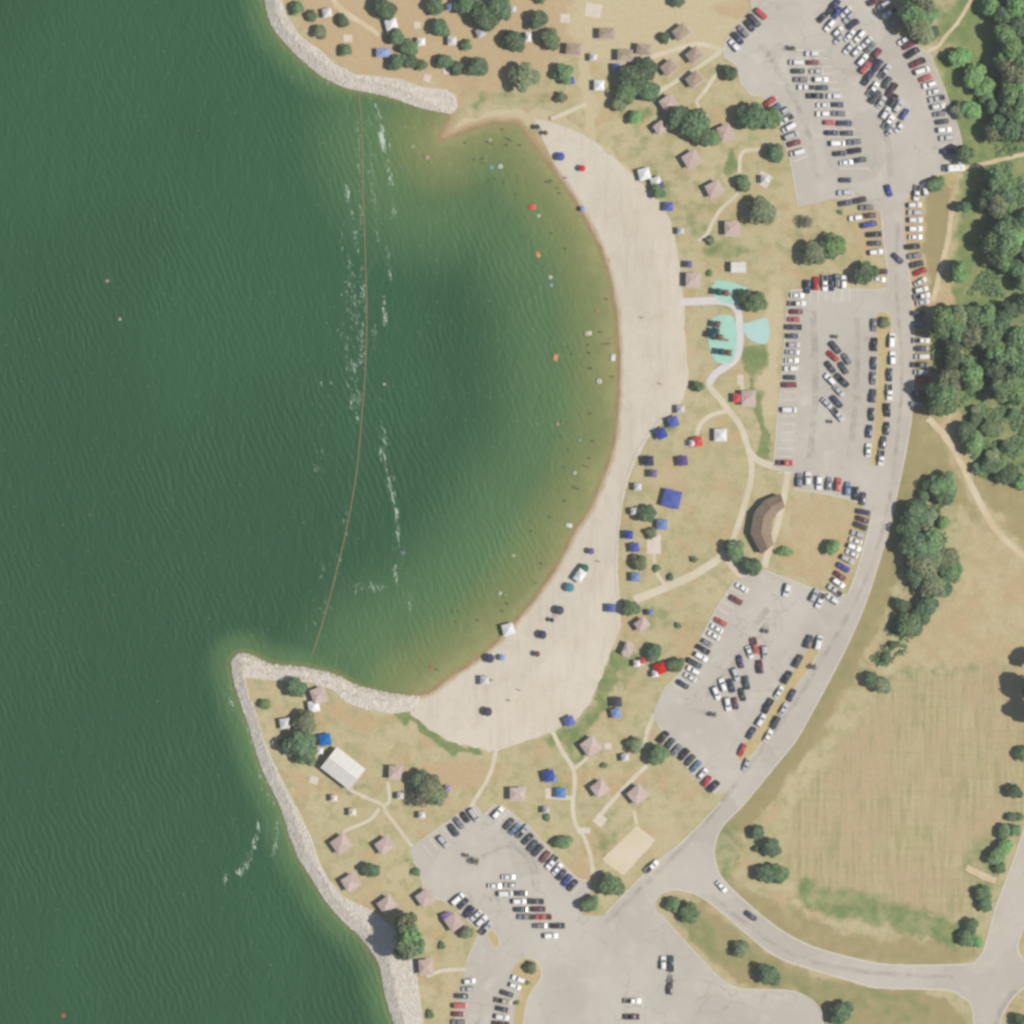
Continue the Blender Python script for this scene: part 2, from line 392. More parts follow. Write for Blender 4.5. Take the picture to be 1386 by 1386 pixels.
area(zone, G_, [(838,150),(900,190),(960,260),(1000,330),(940,330),(900,270),(850,210)], .32, 10)
area(zone, G_, [(1200,640),(1300,630),(1300,800),(1230,870),(1190,880)], .4, 14)
# bare orange dirt
area(zone, D_, [(380,-30),(780,-30),(775,60),(735,118),(690,110),(620,128),(480,98),(410,50)], .75, 12)
area(zone, D_, [(1074,668),(1160,682),(1172,700),(1150,790),(1100,790),(1060,770)], .6, 8)
for b in [(612,1048,50,20,1.0),(600,1075,16,16,.8),(786,1180,16,26,.8),(1236,330,14,90,.75),(1178,312,24,36,.7),(930,880,24,30,.6),(960,820,20,30,.4),
          (1325,760,60,60,.35),(985,10,30,14,.7),(615,140,12,14,.9),(604,172,10,14,.9),(1085,275,40,10,.5),(1270,55,12,16,.6),(1330,545,26,12,.8),
          (905,655,22,40,.6),(745,132,10,8,.9),(668,118,10,8,.8),(1345,690,40,30,.4),(620,1340,24,40,.5),(560,1120,30,20,.5),(880,1000,12,14,.5),(500,1210,30,30,.4)]: blob(zone, D_, *b)
stroke(zone, D_, [(1215,900),(1250,860),(1300,800)], 30, .6)
stroke(zone, D_, [(1262,405),(1300,408),(1355,412)], 20, .95)
stroke(zone, D_, [(1295,572),(1308,552),(1328,540)], 12, .9)
area(zone, D_, [(1300,690),(1420,760),(1420,900),(1215,908),(1235,870),(1300,800)], .5, 14)
# mown field
area(zone, F_, [(1330,902),(1420,896),(1420,1100),(1350,1180),(1310,1240),(1180,1228),(1080,1200),(1060,1180),(1075,1100),(1170,960),(1200,915)], 1.0, 6)
# trampled pale
area(zone, P_, [(690,-20),(1020,-20),(1000,70),(900,90),(820,90),(760,50),(700,20)], .8, 16)
area(zone, P_, [(600,188),(612,174),(640,158),(668,149),(705,146),(745,152),(790,176),(830,206),(866,238),(850,250),(800,200),(745,170),(690,172),(640,178)], 1.0, 3)
for b in [(960,640,60,80,.25),(900,1140,30,40,.5),(1040,480,14,60,.9),(1050,420,16,30,.8),(700,1040,20,20,.2),(930,480,14,40,.5),(1045,540,14,30,.7),(1060,700,10,30,.5)]: blob(zone, P_, *b)
stroke(zone, P_, [(794,0),(793,80),(796,130),(800,185)], 16, .9)
stroke(zone, P_, [(1130,940),(1075,1020),(1040,1090)], 7, .9)
stroke(zone, P_, [(1320,0),(1300,25),(1283,45),(1270,62),(1258,68)], 8, .9)
stroke(zone, P_, [(1306,226),(1350,217),(1400,206)], 7, .9)
# brown verge (second layer)
stroke(zone_b, 0, [(1237,560),(1226,640),(1214,720),(1190,800),(1150,890),(1095,985),(1030,1070),(1000,1110)], 40, .85)
stroke(zone_b, 0, [(975,1200),(1060,1250),(1150,1285),(1300,1295)], 44, .7)
area(zone_b, 0, [(1215,420),(1260,420),(1262,560),(1290,620),(1340,720),(1300,690),(1220,660)], .7, 8)
area(zone_b, 0, [(1248,250),(1290,250),(1290,290),(1264,404),(1252,404)], .8, 4)
area(zone_b, 0, [(905,1220),(950,1218),(1010,1265),(1100,1318),(1280,1345),(1320,1400),(1130,1400),(1080,1345),(1000,1336),(930,1270)], .75, 6)
area(zone_b, 0, [(1300,640),(1400,640),(1400,750),(1370,730)], .7, 10)
hz, ins = heights(GX, GY)
db = seg_dist(GX, GY, sh_b); dr_ = np.minimum(seg_dist(GX, GY, sh_n), seg_dist(GX, GY, sh_s))
zone_b[..., 1] = np.where(ins, 0, 1.0)
zone_b[..., 2] = np.maximum(sst(1 - (db - 2) / 7.0) * np.where(ins, 0.8, 1), sst(1 - dr_ / 7.0) * np.where(ins, 0.6, .8))
zone[~ins] *= 0
for nm, arr in (('zone', zone), ('zone_b', zone_b)):
    ca = ground.data.color_attributes.new(nm, 'FLOAT_COLOR', 'POINT'); ca.data.foreach_set('color', arr.reshape(-1).astype(np.float32))

# ------------------------------------------------------------------ lake water
def water_material():
    m, t, out = nodes('lake_water'); P = position(t)
    at = t.nodes.new('ShaderNodeAttribute'); at.attribute_name = 'depth'
    dpt = at.outputs['Fac']
    n1 = noise(t, P, 0.028, 4, 0.5); n0 = noise(t, mapping(t, P, (0, 0, 0.2), (1, 0.6, 1)), 0.01, 3, 0.5)
    turb = mixc(t, ramp(t, n0, 0.35, 0.65), A(36, 83, 49), A(42, 92, 57))
    turb = mixc(t, ramp(t, dpt, 0.5, 5.0), A(90, 126, 76), turb)
    turb = mixc(t, ramp(t, dpt, 0.0, 1.5), A(140, 152, 90), turb)
    # wind ripples: long crests running north-south, crossed by a finer chop
    r1 = noise(t, mapping(t, P, (0, 0, R(8)), (1, 0.42, 1)), 0.30, 4, 0.65, 0.8)
    r2 = noise(t, mapping(t, P, (0, 0, R(-18)), (1, 0.7, 1)), 0.85, 4, 0.7)
    h = math2(t, 'ADD', math2(t, 'MULTIPLY', r1, 1.0), math2(t, 'MULTIPLY', r2, 0.75))
    wv = t.nodes.new('ShaderNodeTexWave'); wv.wave_type = 'BANDS'; wv.bands_direction = 'X'; setin(wv, Scale=0.13, Distortion=9.0, Detail=3.0); wv.inputs['Detail Scale'].default_value = 0.6
    t.links.new(mapping(t, P, (0, 0, R(-24))), wv.inputs['Vector'])
    wm = ramp(t, noise(t, P, 0.02, 3), 0.38, 0.68, 0.04, 0.26)
    h = math2(t, 'ADD', h, math2(t, 'MULTIPLY', wv.outputs['Fac'], wm))
    nrm = bump(t, h, 0.65, 0.55)
    df = t.nodes.new('ShaderNodeBsdfPrincipled'); t.links.new(turb, df.inputs['Base Color'])
    setin(df, Roughness=0.4, IOR=1.33); df.inputs['Specular IOR Level'].default_value = 0.22; t.links.new(nrm, df.inputs['Normal'])
    tr = t.nodes.new('ShaderNodeBsdfTransparent')
    dn = math2(t, 'MULTIPLY', dpt, ramp(t, n1, 0.3, 0.7, 0.55, 1.5))
    ex = math2(t, 'POWER', 2.718, math2(t, 'MULTIPLY', dn, -1.7))
    fac = math2(t, 'SUBTRACT', 1.0, math2(t, 'MULTIPLY', ex, 0.9))
    mx = t.nodes.new('ShaderNodeMixShader'); t.links.new(fac, mx.inputs[0]); t.links.new(tr.outputs[0], mx.inputs[1]); t.links.new(df.outputs[0], mx.inputs[2])
    t.links.new(mx.outputs[0], out.inputs[0]); return m
lake, LX, LY = grid_obj('lake_water', 4.0, lambda X, Y: np.full(X.shape, WATER_Z), water_material(),
                        keep=lambda X, Y: heights(X, Y)[0] < WATER_Z + 0.25)
lake['kind'] = 'structure'
lh = heights(LX, LY)[0]
da = lake.data.attributes.new('depth', 'FLOAT', 'POINT'); da.data.foreach_set('value', np.maximum(0.0, WATER_Z - lh).astype(np.float32).ravel())

# ------------------------------------------------------------------ flat sheets: beach, lots, road, paths
def jitter(poly, amp, seed, step=6.0):
    out = []; n = len(poly)
    for i in range(n):
        a, b = Vector(poly[i]), Vector(poly[(i+1) % n]); k = max(1, int((b - a).length / step))
        for j in range(k):
            q = a.lerp(b, j / k)
            out.append((q.x + mnoise.noise((q.x*.11, q.y*.11, seed)) * amp + mnoise.noise((q.x*.4, q.y*.4, seed+3)) * amp*.5,
                        q.y + mnoise.noise((q.x*.11, q.y*.11, seed+9)) * amp + mnoise.noise((q.x*.4, q.y*.4, seed+7)) * amp*.5))
    return out
def sheet(name, poly, z, mat_, drape=None, parent=None, thick=0.0):
    pts = [Vector(p) for p in poly]; n = len(pts)
    allp = list(pts)
    if drape:
        xs = [p.x for p in pts]; ys = [p.y for p in pts]
        X, Y = np.meshgrid(np.arange(min(xs), max(xs), drape), np.arange(min(ys), max(ys), drape))
        ok = inside(X, Y, poly) & (seg_dist(X, Y, poly, True) > drape * .5)
        allp += [Vector((a, b)) for a, b in zip(X[ok], Y[ok])]
    vs, es, fs, *_ = geometry.delaunay_2d_cdt(allp, [], [list(range(n))], 1, 1e-4)
    xy = np.array([(v.x, v.y) for v in vs])
    hz_ = heights(xy[:, 0], xy[:, 1])[0] if drape else np.zeros(len(xy))
    V = [((p[0] - CX) * S, (CY - p[1]) * S, h + z) for p, h in zip(xy, hz_)]
    F = []
    for f in fs:
        a, b, c = [V[i] for i in f[:3]]
        F.append(tuple(f) if (b[0]-a[0])*(c[1]-a[1]) - (b[1]-a[1])*(c[0]-a[0]) > 0 else tuple(reversed(f)))
    if thick:
        m0 = len(V); V += [((p[0] - CX) * S, (CY - p[1]) * S, z - thick) for p in poly]
        for i in range(n): F.append((i, (i+1) % n, m0 + (i+1) % n, m0 + i)); 
    me = mesh(name, V, F, mat_)
    o = bpy.data.objects.new(name, me); link(o, parent)
    if parent is None: o['kind'] = 'structure'
    return o
def ribbon_poly(pts, w):
    P = [Vector(p) for p in pts]; Lf, Rt = [], []
    for i, p in enumerate(P):
        d = (P[min(i+1, len(P)-1)] - P[max(i-1, 0)]).normalized(); nn = Vector((-d.y, d.x)) * (w/2)
        Lf.append(tuple(p + nn)); Rt.append(tuple(p - nn))
    return Lf + Rt[::-1]
def kerb(name, pts, w=1.7, h=0.13, z0=0.0, parent=None, mat_='kerb', closed=False):
    P = [Vector(W(*p)) for p in pts]; ww = w * S / 2; rings = []
    for i, p in enumerate(P):
        d = (P[(i+1) % len(P)] - P[i-1]) if closed else (P[min(i+1, len(P)-1)] - P[max(i-1, 0)])
        d.normalize(); nn = Vector((-d.y, d.x)) * ww
        rings.append([(p.x+nn.x, p.y+nn.y, z0-.1), (p.x+nn.x, p.y+nn.y, z0+h), (p.x-nn.x, p.y-nn.y, z0+h), (p.x-nn.x, p.y-nn.y, z0-.1)])
    if closed: rings.append(rings[0])
    mb = MB(); mb.loft(rings, 0, caps=not closed); o = bpy.data.objects.new(name, mb.mesh(name, M[mat_])); link(o, parent)
    if parent is None: o['kind'] = 'structure'
    return o

BEACH = sh_b[36:] + [(560,950),(556,966),(581,988),(612,1005),(642,1011),(662,1018),(680,1014),(714,1002),(745,992),(778,976),(797,955),(808,930),(821,898),(832,870),(840,848),(842,828),(838,800),(836,760),(838,720),(843,680),(850,650),(862,620),(880,590),(900,568),(922,545),(932,520),(931,490),(927,450),(926,410),(922,375),(916,335),(908,300),(898,276),(884,262),(866,246),(848,230),(828,211),(800,188),(770,173),(745,164),(722,161)]
BEACH = [p for p in BEACH if True]
beach_edge = jitter(BEACH, 2.2, 2)
# keep the waterline itself above the water by pushing the sand edge a little inland
sheet('beach', beach_edge, 0.05, M['sand'], drape=7)

LOT_A = [(1016,-60),(1016,0),(1018,15),(985,50),(979,64),(980,77),(999,90),(1002,113),(1015,128),(1034,131),(1054,153),(1058,182),(1068,212),(1074,242),(1080,279),(1106,275),(1126,269),(1150,270),(1178,276),(1192,288),(1196,315),(1222,300),(1225,275),(1231,259),(1251,241),(1274,235),(1306,229),(1301,219),(1302,192),(1299,180),(1286,141),(1278,119),(1268,97),(1259,73),(1246,66),(1219,50),(1195,34),(1182,8),(1173,-10),(1168,-60)]
LOT_B = [(1088,391),(1140,391),(1190,392),(1201,384),(1206,400),(1210,432),(1204,520),(1196,600),(1186,660),(1180,694),(1170,690),(1161,679),(1120,669),(1076,662),(1070,640),(1046,632),(1050,590),(1052,561),(1057,520),(1061,470),(1063,440),(1066,405),(1070,393)]
LOT_D = [(1032,770),(994,787),(968,825),(945,871),(929,902),(897,934),(887,958),(884,972),(897,990),(906,1013),(934,1043),(958,1069),(974,1076),(990,1068),(1013,1032),(1031,1012),(1060,980),(1101,905),(1115,874),(1140,826),(1150,806),(1107,800),(1091,793)]
LOT_E = [(642,1085),(622,1100),(589,1124),(563,1142),(555,1150),(559,1164),(569,1182),(573,1203),(588,1215),(614,1225),(630,1243),(648,1259),(646,1268),(634,1294),(628,1316),(620,1345),(614,1386),(606,1450),(1126,1450),(1114,1376),(1102,1356),(1084,1345),(1062,1340),(1001,1338),(977,1326),(951,1300),(920,1266),(894,1237),(886,1228),(870,1200),(858,1198),(830,1232),(813,1240),(789,1239),(784,1222),(799,1207),(801,1193),(781,1189),(745,1152),(719,1122),(682,1092),(668,1089),(654,1102)]
ROAD_L = [(1192,285),(1195,317),(1200,357),(1201,384),(1208,432),(1206,450),(1203,500),(1200,560),(1195,600),(1187,630),(1181,692),(1169,742),(1157,780),(1148,803),(1125,850),(1113,874),(1101,900),(1076,935),(1051,975),(1031,1010),(1013,1031),(990,1067),(975,1085),(969,1093),(941,1122),(914,1147),(892,1164),(858,1197),(819,1237),(796,1262)]
ROAD_MED = [(840,1285),(884,1237),(888,1222),(899,1208),(918,1204),(947,1213),(977,1235),(1005,1259),(1046,1292),(1092,1310),(1160,1330),(1187,1337),(1280,1340),(1302,1350),(1316,1367),(1324,1450)]
ROAD_SE = [(1352,1450),(1354,1386),(1362,1364),(1375,1346),(1400,1328),(1440,1320)]
ROAD_E = [(1440,1316),(1394,1306),(1384,1298),(1377,1282),(1386,1253),(1410,1190),(1440,1110)]
ROAD_R = [(1420,1030),(1386,1122),(1371,1167),(1348,1227),(1332,1284),(1322,1298),(1308,1305),(1207,1306),(1160,1298),(1102,1282),(1062,1262),(1033,1241),(1001,1213),(981,1193),(971,1177),(967,1156),(969,1137),(981,1115),(1005,1091),(1023,1069),(1060,1024),(1079,1000),(1097,968),(1122,922),(1148,871),(1172,815),(1188,766),(1202,720),(1216,660),(1228,600),(1234,560),(1237,510),(1237,450),(1234,400),(1228,350),(1224,315),(1225,275)]
sml = lambda p, n=3: smooth_line(p, n)
rl, rm, rse, re_, rr = sml(ROAD_L), sml(ROAD_MED), sml(ROAD_SE), sml(ROAD_E), sml(ROAD_R)
sheet('road', rl + rm + rse + re_ + rr, 0.075, M['road'])
sheet('parking_lot_north', jitter(LOT_A, .8, 5), 0.05, M['asphalt'])
sheet('parking_lot_middle', jitter(LOT_B, .8, 6), 0.055, M['asphalt'])
sheet('parking_lot_south', jitter(LOT_D, .8, 7), 0.06, M['asphalt'])
sheet('parking_lot_boat_ramp', jitter(LOT_E, .8, 8), 0.045, M['asphalt'])
kerb('road_kerb', rr[:-4]); kerb('road_kerb', sml(ROAD_MED[3:])); kerb('road_kerb', rse); kerb('road_kerb', re_)
kerb('road_kerb', sml(ROAD_L[0:4])); kerb('road_kerb', sml(ROAD_L[10:14])); kerb('road_kerb', sml(ROAD_L[22:29]))
kerb('lot_kerb', LOT_A[1:15], 1.2); kerb('lot_kerb', LOT_A[22:38], 1.2)
kerb('lot_kerb', [(1190,392),(1140,391),(1088,391),(1070,393),(1066,405),(1063,440),(1061,470),(1057,520),(1052,561),(1050,590),(1047,625)], 1.2)
kerb('lot_kerb', [(1070,645),(1076,662),(1120,669),(1161,679),(1176,692)], 1.2)
kerb('lot_kerb', [(1148,806),(1107,800),(1091,793),(1034,771)], 1.2); kerb('lot_kerb', [(994,787),(968,825),(945,871),(929,902),(899,932)], 1.2)
kerb('lot_kerb', [(889,978),(897,990),(906,1013),(934,1043),(958,1069),(970,1075)], 1.2)
kerb('lot_kerb', [(640,1087),(622,1100),(589,1124),(565,1141)], 1.2); kerb('lot_kerb', [(656,1102),(668,1089),(682,1092),(719,1122),(745,1152),(781,1189),(798,1193)], 1.2)
kerb('lot_kerb', [(559,1164),(569,1182),(573,1203),(588,1215),(614,1225),(630,1243),(648,1259),(646,1268),(634,1294),(628,1308)], 1.2)
kerb('lot_kerb', sml([(1114,1400),(1112,1373),(1102,1356),(1084,1345),(1062,1340),(1001,1338),(977,1326),(951,1300),(920,1266),(894,1237)]), 1.2)
ISL = {'a': [(1195,421),(1184,430),(1187,470),(1187,500),(1184,560),(1181,590),(1177,618),(1181,632),(1187,628),(1194,600),(1199,560),(1202,500),(1206,450),(1207,430)],
       'b': [(1096,872),(1111,873),(1100,898),(1075,933),(1050,973),(1029,1008),(1012,1027),(999,1029),(1002,1012),(1020,990),(1045,955),(1068,915),(1086,888)],
       'c': [(712,1297),(696,1306),(693,1318),(700,1330),(703,1345),(696,1365),(690,1450),(704,1450),(708,1386),(716,1348),(731,1326),(732,1312),(724,1300)],
       'd': [(664,1258),(659,1264),(663,1275),(671,1284),(676,1278),(673,1266)]}
for k in ISL:
    pl = smooth_line(ISL[k], 3, True)
    isl = sheet('traffic_island', pl, 0.12, M['island'], thick=0.14)
    kerb('island_kerb', pl, 1.0, 0.05, 0.1, parent=isl, closed=True)

PATHS = [([(745,161),(768,152),(793,141)], 6, 'path'), ([(880,78),(910,68),(941,60),(960,62),(978,68)], 6, 'path'), ([(888,126),(925,104),(957,83),(975,70)], 6, 'path'),
 ([(969,101),(955,122),(943,139),(957,158)], 5, 'path'), ([(1001,236),(1002,212),(1009,204),(1028,202)], 5, 'path'), ([(999,262),(985,275),(975,284),(965,300),(957,317),(945,326)], 5, 'path'),
 ([(959,516),(962,526),(973,538),(986,555),(1002,577),(1012,605),(1017,625),(1016,652),(1008,682),(994,726),(986,742)], 8, 'path'),
 ([(986,556),(972,559),(961,563),(949,573),(942,590)], 6, 'path'), ([(1014,612),(1028,624),(1052,632),(1072,634)], 9, 'path'),
 ([(1068,632),(1064,655),(1059,680),(1052,712),(1042,740),(1034,768)], 9, 'path'), ([(858,812),(880,804),(901,795),(937,779),(968,760),(980,752),(1000,775),(1016,782)], 11, 'path'),
 ([(886,740),(886,762),(891,780),(903,793)], 5, 'path'), ([(745,984),(761,1017),(775,1039),(778,1061),(775,1089),(779,1116),(791,1134),(799,1158),(803,1184)], 6, 'path'),
 ([(776,1041),(788,1032),(799,1022)], 5, 'path'), ([(776,1080),(762,1080),(745,1078)], 6, 'path'), ([(876,1036),(854,1057),(821,1093),(812,1106)], 6, 'path'),
 ([(886,966),(876,990),(872,1012)], 6, 'path'), ([(672,1014),(664,1045),(654,1065),(642,1083),(638,1092)], 5.5, 'path'),
 ([(470,1067),(494,1079),(517,1089),(523,1100),(540,1122),(558,1146)], 5, 'path'), ([(513,1094),(500,1110),(468,1124),(462,1134)], 4.5, 'path'), ([(521,1090),(527,1083),(525,1058)], 4.5, 'path'),
 ([(578,1322),(598,1314),(630,1312)], 5, 'path'), ([(862,1116),(858,1098)], 4, 'path'), ([(1000,510),(1004,520),(1005,532)], 6, 'path'),
 ([(1288,286),(1283,325),(1273,365),(1266,395),(1262,408)], 7, 'track'), ([(1256,566),(1280,592),(1300,625),(1320,668),(1345,713),(1375,744),(1400,762)], 9, 'track'),
 ([(444,-20),(455,6),(475,22),(500,38),(514,48)], 7, 'track'), ([(1308,1174),(1325,1183),(1348,1192)], 9, 'track'), ([(1322,-14),(1300,25),(1283,45),(1270,62),(1256,69)], 5, 'track'), ([(1304,228),(1350,217),(1402,205)], 5, 'track'),
 ([(921,409),(945,408),(967,407),(987,410),(998,420),(1001,440),(1001,465),(996,485),(980,498),(968,506),(960,518)], 10, 'splash_path')]
for i, (pts, w, mt) in enumerate(PATHS):
    sheet('footpath' if mt != 'track' else 'dirt_track', jitter(ribbon_poly(smooth_line(pts, 4), w), .5 if mt != 'track' else 1.3, 20 + i, 5), 0.03 + 0.0015 * i, M[mt])
sheet('volleyball_court', jitter([(862,1117),(888,1137),(844,1185),(814,1164)], 1.5, 3), 0.03, M['court'])
sheet('splash_pad_surface', smooth_line([(969,379),(1011,389),(1010,404),(992,413),(966,402)], 2, True), 0.09, M['turq'])
sheet('splash_pad_surface', smooth_line([(967,429),(990,427),(997,445),(997,466),(991,490),(970,490),(960,470),(959,445)], 3, True), 0.092, M['turq'])
sheet('splash_pad_surface', smooth_line([(1004,440),(1015,436),(1039,431),(1040,462),(1026,465),(1011,456)], 2, True), 0.094, M['aqua'])
for i, (x, y, w, h, a) in enumerate([(765,25,13,12,0),(803,14,22,18,10),(885,737,19,26,0),(812,1110,15,15,40),(893,907,26,12,-25),(866,896,14,8,10),(790,1124,18,8,0),(747,1074,18,14,0),(425,1056,12,10,20),(452,1080,9,9,0),(477,1099,11,11,0),(604,96,9,9,0),(578,106,10,10,20),(471,52,12,10,0),(1034,243,18,18,30),(931,600,10,8,0),(823,1010,10,8,0),(565,34,9,9,0),(1002,514,8,14,0)]):
    c, s_ = math.cos(R(a)), math.sin(R(a))
    sheet('concrete_pad', jitter([(x + c*u*w/2 - s_*v*h/2, y + s_*u*w/2 + c*v*h/2) for u, v in ((-1,-1),(1,-1),(1,1),(-1,1))], .4, i), 0.055 + .0005 * i, M['pad'])

# stall lines (worn paint), one piece per line, parts of their lot
linme = MB(); linme.box(-2.5, 2.5, -.08, .08, 0, .004); linme = linme.mesh('stall_line', M['line'])
lots = {o.name: o for o in COL.objects if o.name.startswith('parking_lot')}
def stalls(lot, p0, p1, n, ang):
    for i in range(n + 1):
        u = i / n; x, y = W(p0[0] + (p1[0]-p0[0])*u, p0[1] + (p1[1]-p0[1])*u)
        part('stall_line', linme, lots[lot], (x, y, .066), R(ang))
stalls('parking_lot_middle', (1080,398), (1062,640), 22, 0)
stalls('parking_lot_middle', (1086,386+12), (1150,398), 6, 90)
stalls('parking_lot_south', (1002,790), (918,930), 15, -30)
stalls('parking_lot_south', (896,998), (968,1072), 9, 48)
stalls('parking_lot_boat_ramp', (674,1096), (782,1202), 13, 48)
stalls('parking_lot_boat_ramp', (642,1096), (578,1150), 7, -52)
stalls('parking_lot_north', (1082,68), (1146,228), 15, 0)
stalls('parking_lot_north', (1108,68), (1168,228), 15, 0)
stalls('parking_lot_north', (1046,134), (1084,215), 8, 22)
stalls('parking_lot_north', (1030,22), (990,66), 6, -50)
stalls('parking_lot_north', (1238,74), (1288,205), 13, 12)

# ------------------------------------------------------------------ riprap stone (countless small rocks)
IN_N = [(378,-30),(381,0),(386,20),(407,50),(435,69),(453,87),(481,101),(512,103),(542,107),(572,118),(603,121),(617,129),(619,145),(612,153)]
IN_S = [(562,962),(530,966),(498,961),(468,951),(450,933),(417,923),(375,921),(357,920),(331,917),(337,941),(347,965),(355,997),(373,1038),(389,1070),(405,1100),(422,1136),(432,1167),(446,1193),(466,1215),(507,1234),(530,1255),(548,1278),(559,1300),(565,1328),(573,1386),(582,1440)]
def rocks(name, outer, inner, n, seed):
    r = np.random.default_rng(seed); poly = outer + inner[::-1]
    xs = np.array([p[0] for p in poly]); ys = np.array([p[1] for p in poly])
    pts = np.zeros((0, 2))
    while len(pts) < n:
        q = np.stack([r.uniform(xs.min(), xs.max(), 20000), r.uniform(max(-30, ys.min()), min(1416, ys.max()), 20000)], -1)
        pts = np.vstack([pts, q[inside(q[:, 0], q[:, 1], poly)]])
    pts = pts[:n]; h = heights(pts[:, 0], pts[:, 1])[0]
    base = np.array([(1,0,0),(-1,0,0),(0,1,0),(0,-1,0),(.55,.55,.7),(-.55,.55,.75),(-.55,-.55,.7),(.55,-.55,.8),(0,0,1),(0,0,-.6)])
    fc = np.array([(4,2,0),(4,5,2),(5,1,2),(5,6,1),(6,3,1),(6,7,3),(7,0,3),(7,4,0),(8,5,4),(8,6,5),(8,7,6),(8,4,7)])
    V = np.zeros((n, 10, 3)); sz = np.clip(r.lognormal(-1.65, .4, n), .09, .5)
    ang = r.uniform(0, 6.28, n); c, s_ = np.cos(ang), np.sin(ang)
    b = base[None] * (1 + r.uniform(-.28, .28, (n, 10, 3)))
    V[..., 0] = (b[..., 0]*c[:, None] - b[..., 1]*s_[:, None]*.8) * sz[:, None] + ((pts[:, 0]-CX)*S)[:, None]
    V[..., 1] = (b[..., 0]*s_[:, None] + b[..., 1]*c[:, None]*.8) * sz[:, None] + ((CY-pts[:, 1])*S)[:, None]
    V[..., 2] = b[..., 2]*sz[:, None]*.42 + h[:, None] + .05
    F = (fc[None] + np.arange(n)[:, None, None]*10).reshape(-1, 3)
    me = bpy.data.meshes.new(name); V = V.reshape(-1, 3)
    me.vertices.add(len(V)); me.vertices.foreach_set('co', V.astype(np.float32).ravel())
    me.loops.add(F.size); me.loops.foreach_set('vertex_index', F.astype(np.int32).ravel())
    me.polygons.add(len(F)); me.polygons.foreach_set('loop_start', np.arange(0, F.size, 3, dtype=np.int32))
    me.update(calc_edges=True); me.materials.append(M['rock'])
    return link(bpy.data.objects.new(name, me))
base_n = sheet('riprap_bed', sh_n + IN_N[::-1], 0.06, M['rock'], drape=6)
base_s = sheet('riprap_bed', sh_s + IN_S[::-1], 0.06, M['rock'], drape=6)
tag(rocks('riprap_rocks', sh_n[4:], IN_N, 11000, 1), 'pale riprap boulders along the campground shore', 'riprap', kind='stuff')
tag(rocks('riprap_rocks', sh_s, IN_S, 24000, 2), 'pale riprap boulders lining the southern point', 'riprap', kind='stuff')

# ------------------------------------------------------------------ vehicles
PAINT = {'white': A(250,249,246), 'silver': A(206,205,205), 'gray': A(140,142,146), 'dark gray': A(78,80,84), 'black': A(46,48,54), 'navy': A(58,62,98), 'blue': A(58,72,168),
         'light blue': A(110,138,176), 'red': A(208,62,62), 'dark red': A(138,58,62), 'maroon': A(96,56,66), 'dark green': A(56,84,78), 'tan': A(190,180,160)}
M['glass'] = mat_plain('glass_sky_tint', A(114, 120, 127), 0.08, 0.6, 0.1)  # grey lightened so the base colour carries the sky's reflection
M['tyre'] = mat_plain('tyre_rubber', A(44, 44, 46), 0.85, 0.2)
M['rim'] = mat_plain('wheel_rim', A(150, 152, 156), 0.35, 0.5, 0.1, Metallic=0.6)
M['bedliner'] = mat_plain('bed_liner', A(84, 84, 88), 0.8, 0.2)
M['lamp'] = mat_plain('lamp_lens', A(190, 186, 180), 0.15, 0.6)
PM = {k: mat_plain('paint_' + k.replace(' ', '_'), c, 0.32, 0.45, 0.04, 1.2, .1, Coat_Weight=0.35, Coat_Roughness=0.1) for k, c in PAINT.items()}

def ring(x, hw, zb, zt, c=.1):
    return [(x,-hw,zb),(x,-hw,zt-c),(x,-hw+c*1.3,zt),(x,hw-c*1.3,zt),(x,hw,zt-c),(x,hw,zb)]
SPEC = {  # stations of the lower body, cabin: x base rear, x top rear, x top front, x base front, belt z, roof z, half widths
 'sedan': dict(L=4.7, body=[(-2.35,.72,.38,.72),(-2.25,.84,.28,.9),(-1.5,.89,.24,.96),(1.0,.90,.24,.94),(1.9,.86,.26,.82),(2.25,.76,.32,.7),(2.35,.6,.4,.6)], cab=(-1.75,-1.15,.25,1.05,.93,1.42,.80,.62), axle=(-1.4,1.42), wr=.33),
 'hatchback': dict(L=4.3, body=[(-2.1,.74,.36,.9),(-2.0,.85,.28,.98),(-1.2,.88,.24,1.0),(.9,.88,.24,.96),(1.75,.84,.26,.86),(2.1,.72,.34,.7),(2.18,.58,.42,.6)], cab=(-2.0,-1.6,.2,.98,.97,1.5,.79,.63), axle=(-1.3,1.35), wr=.33),
 'suv': dict(L=4.9, body=[(-2.4,.82,.42,1.0),(-2.32,.93,.34,1.1),(-1.4,.96,.3,1.12),(1.0,.96,.3,1.1),(2.1,.93,.32,1.04),(2.4,.84,.4,.9),(2.46,.7,.5,.75)], cab=(-2.3,-2.05,.3,1.0,1.09,1.78,.88,.72), axle=(-1.45,1.5), wr=.38),
 'van': dict(L=5.2, body=[(-2.58,.86,.38,1.1),(-2.5,.97,.32,1.15),(-1.4,.99,.28,1.15),(1.5,.99,.28,1.1),(2.3,.94,.3,1.0),(2.58,.82,.4,.8),(2.62,.7,.5,.65)], cab=(-2.5,-2.35,.95,1.75,1.12,1.85,.92,.78), axle=(-1.6,1.7), wr=.36),
 'pickup': dict(L=5.7, body=[(-.75,.96,.4,1.1),(-.7,.98,.36,1.12),(1.2,.98,.36,1.12),(2.5,.95,.36,1.08),(2.8,.88,.42,.95),(2.86,.74,.55,.8)], cab=(-.7,-.5,.75,1.4,1.11,1.82,.88,.72), axle=(-1.75,1.85), wr=.40),
}
_car = {}
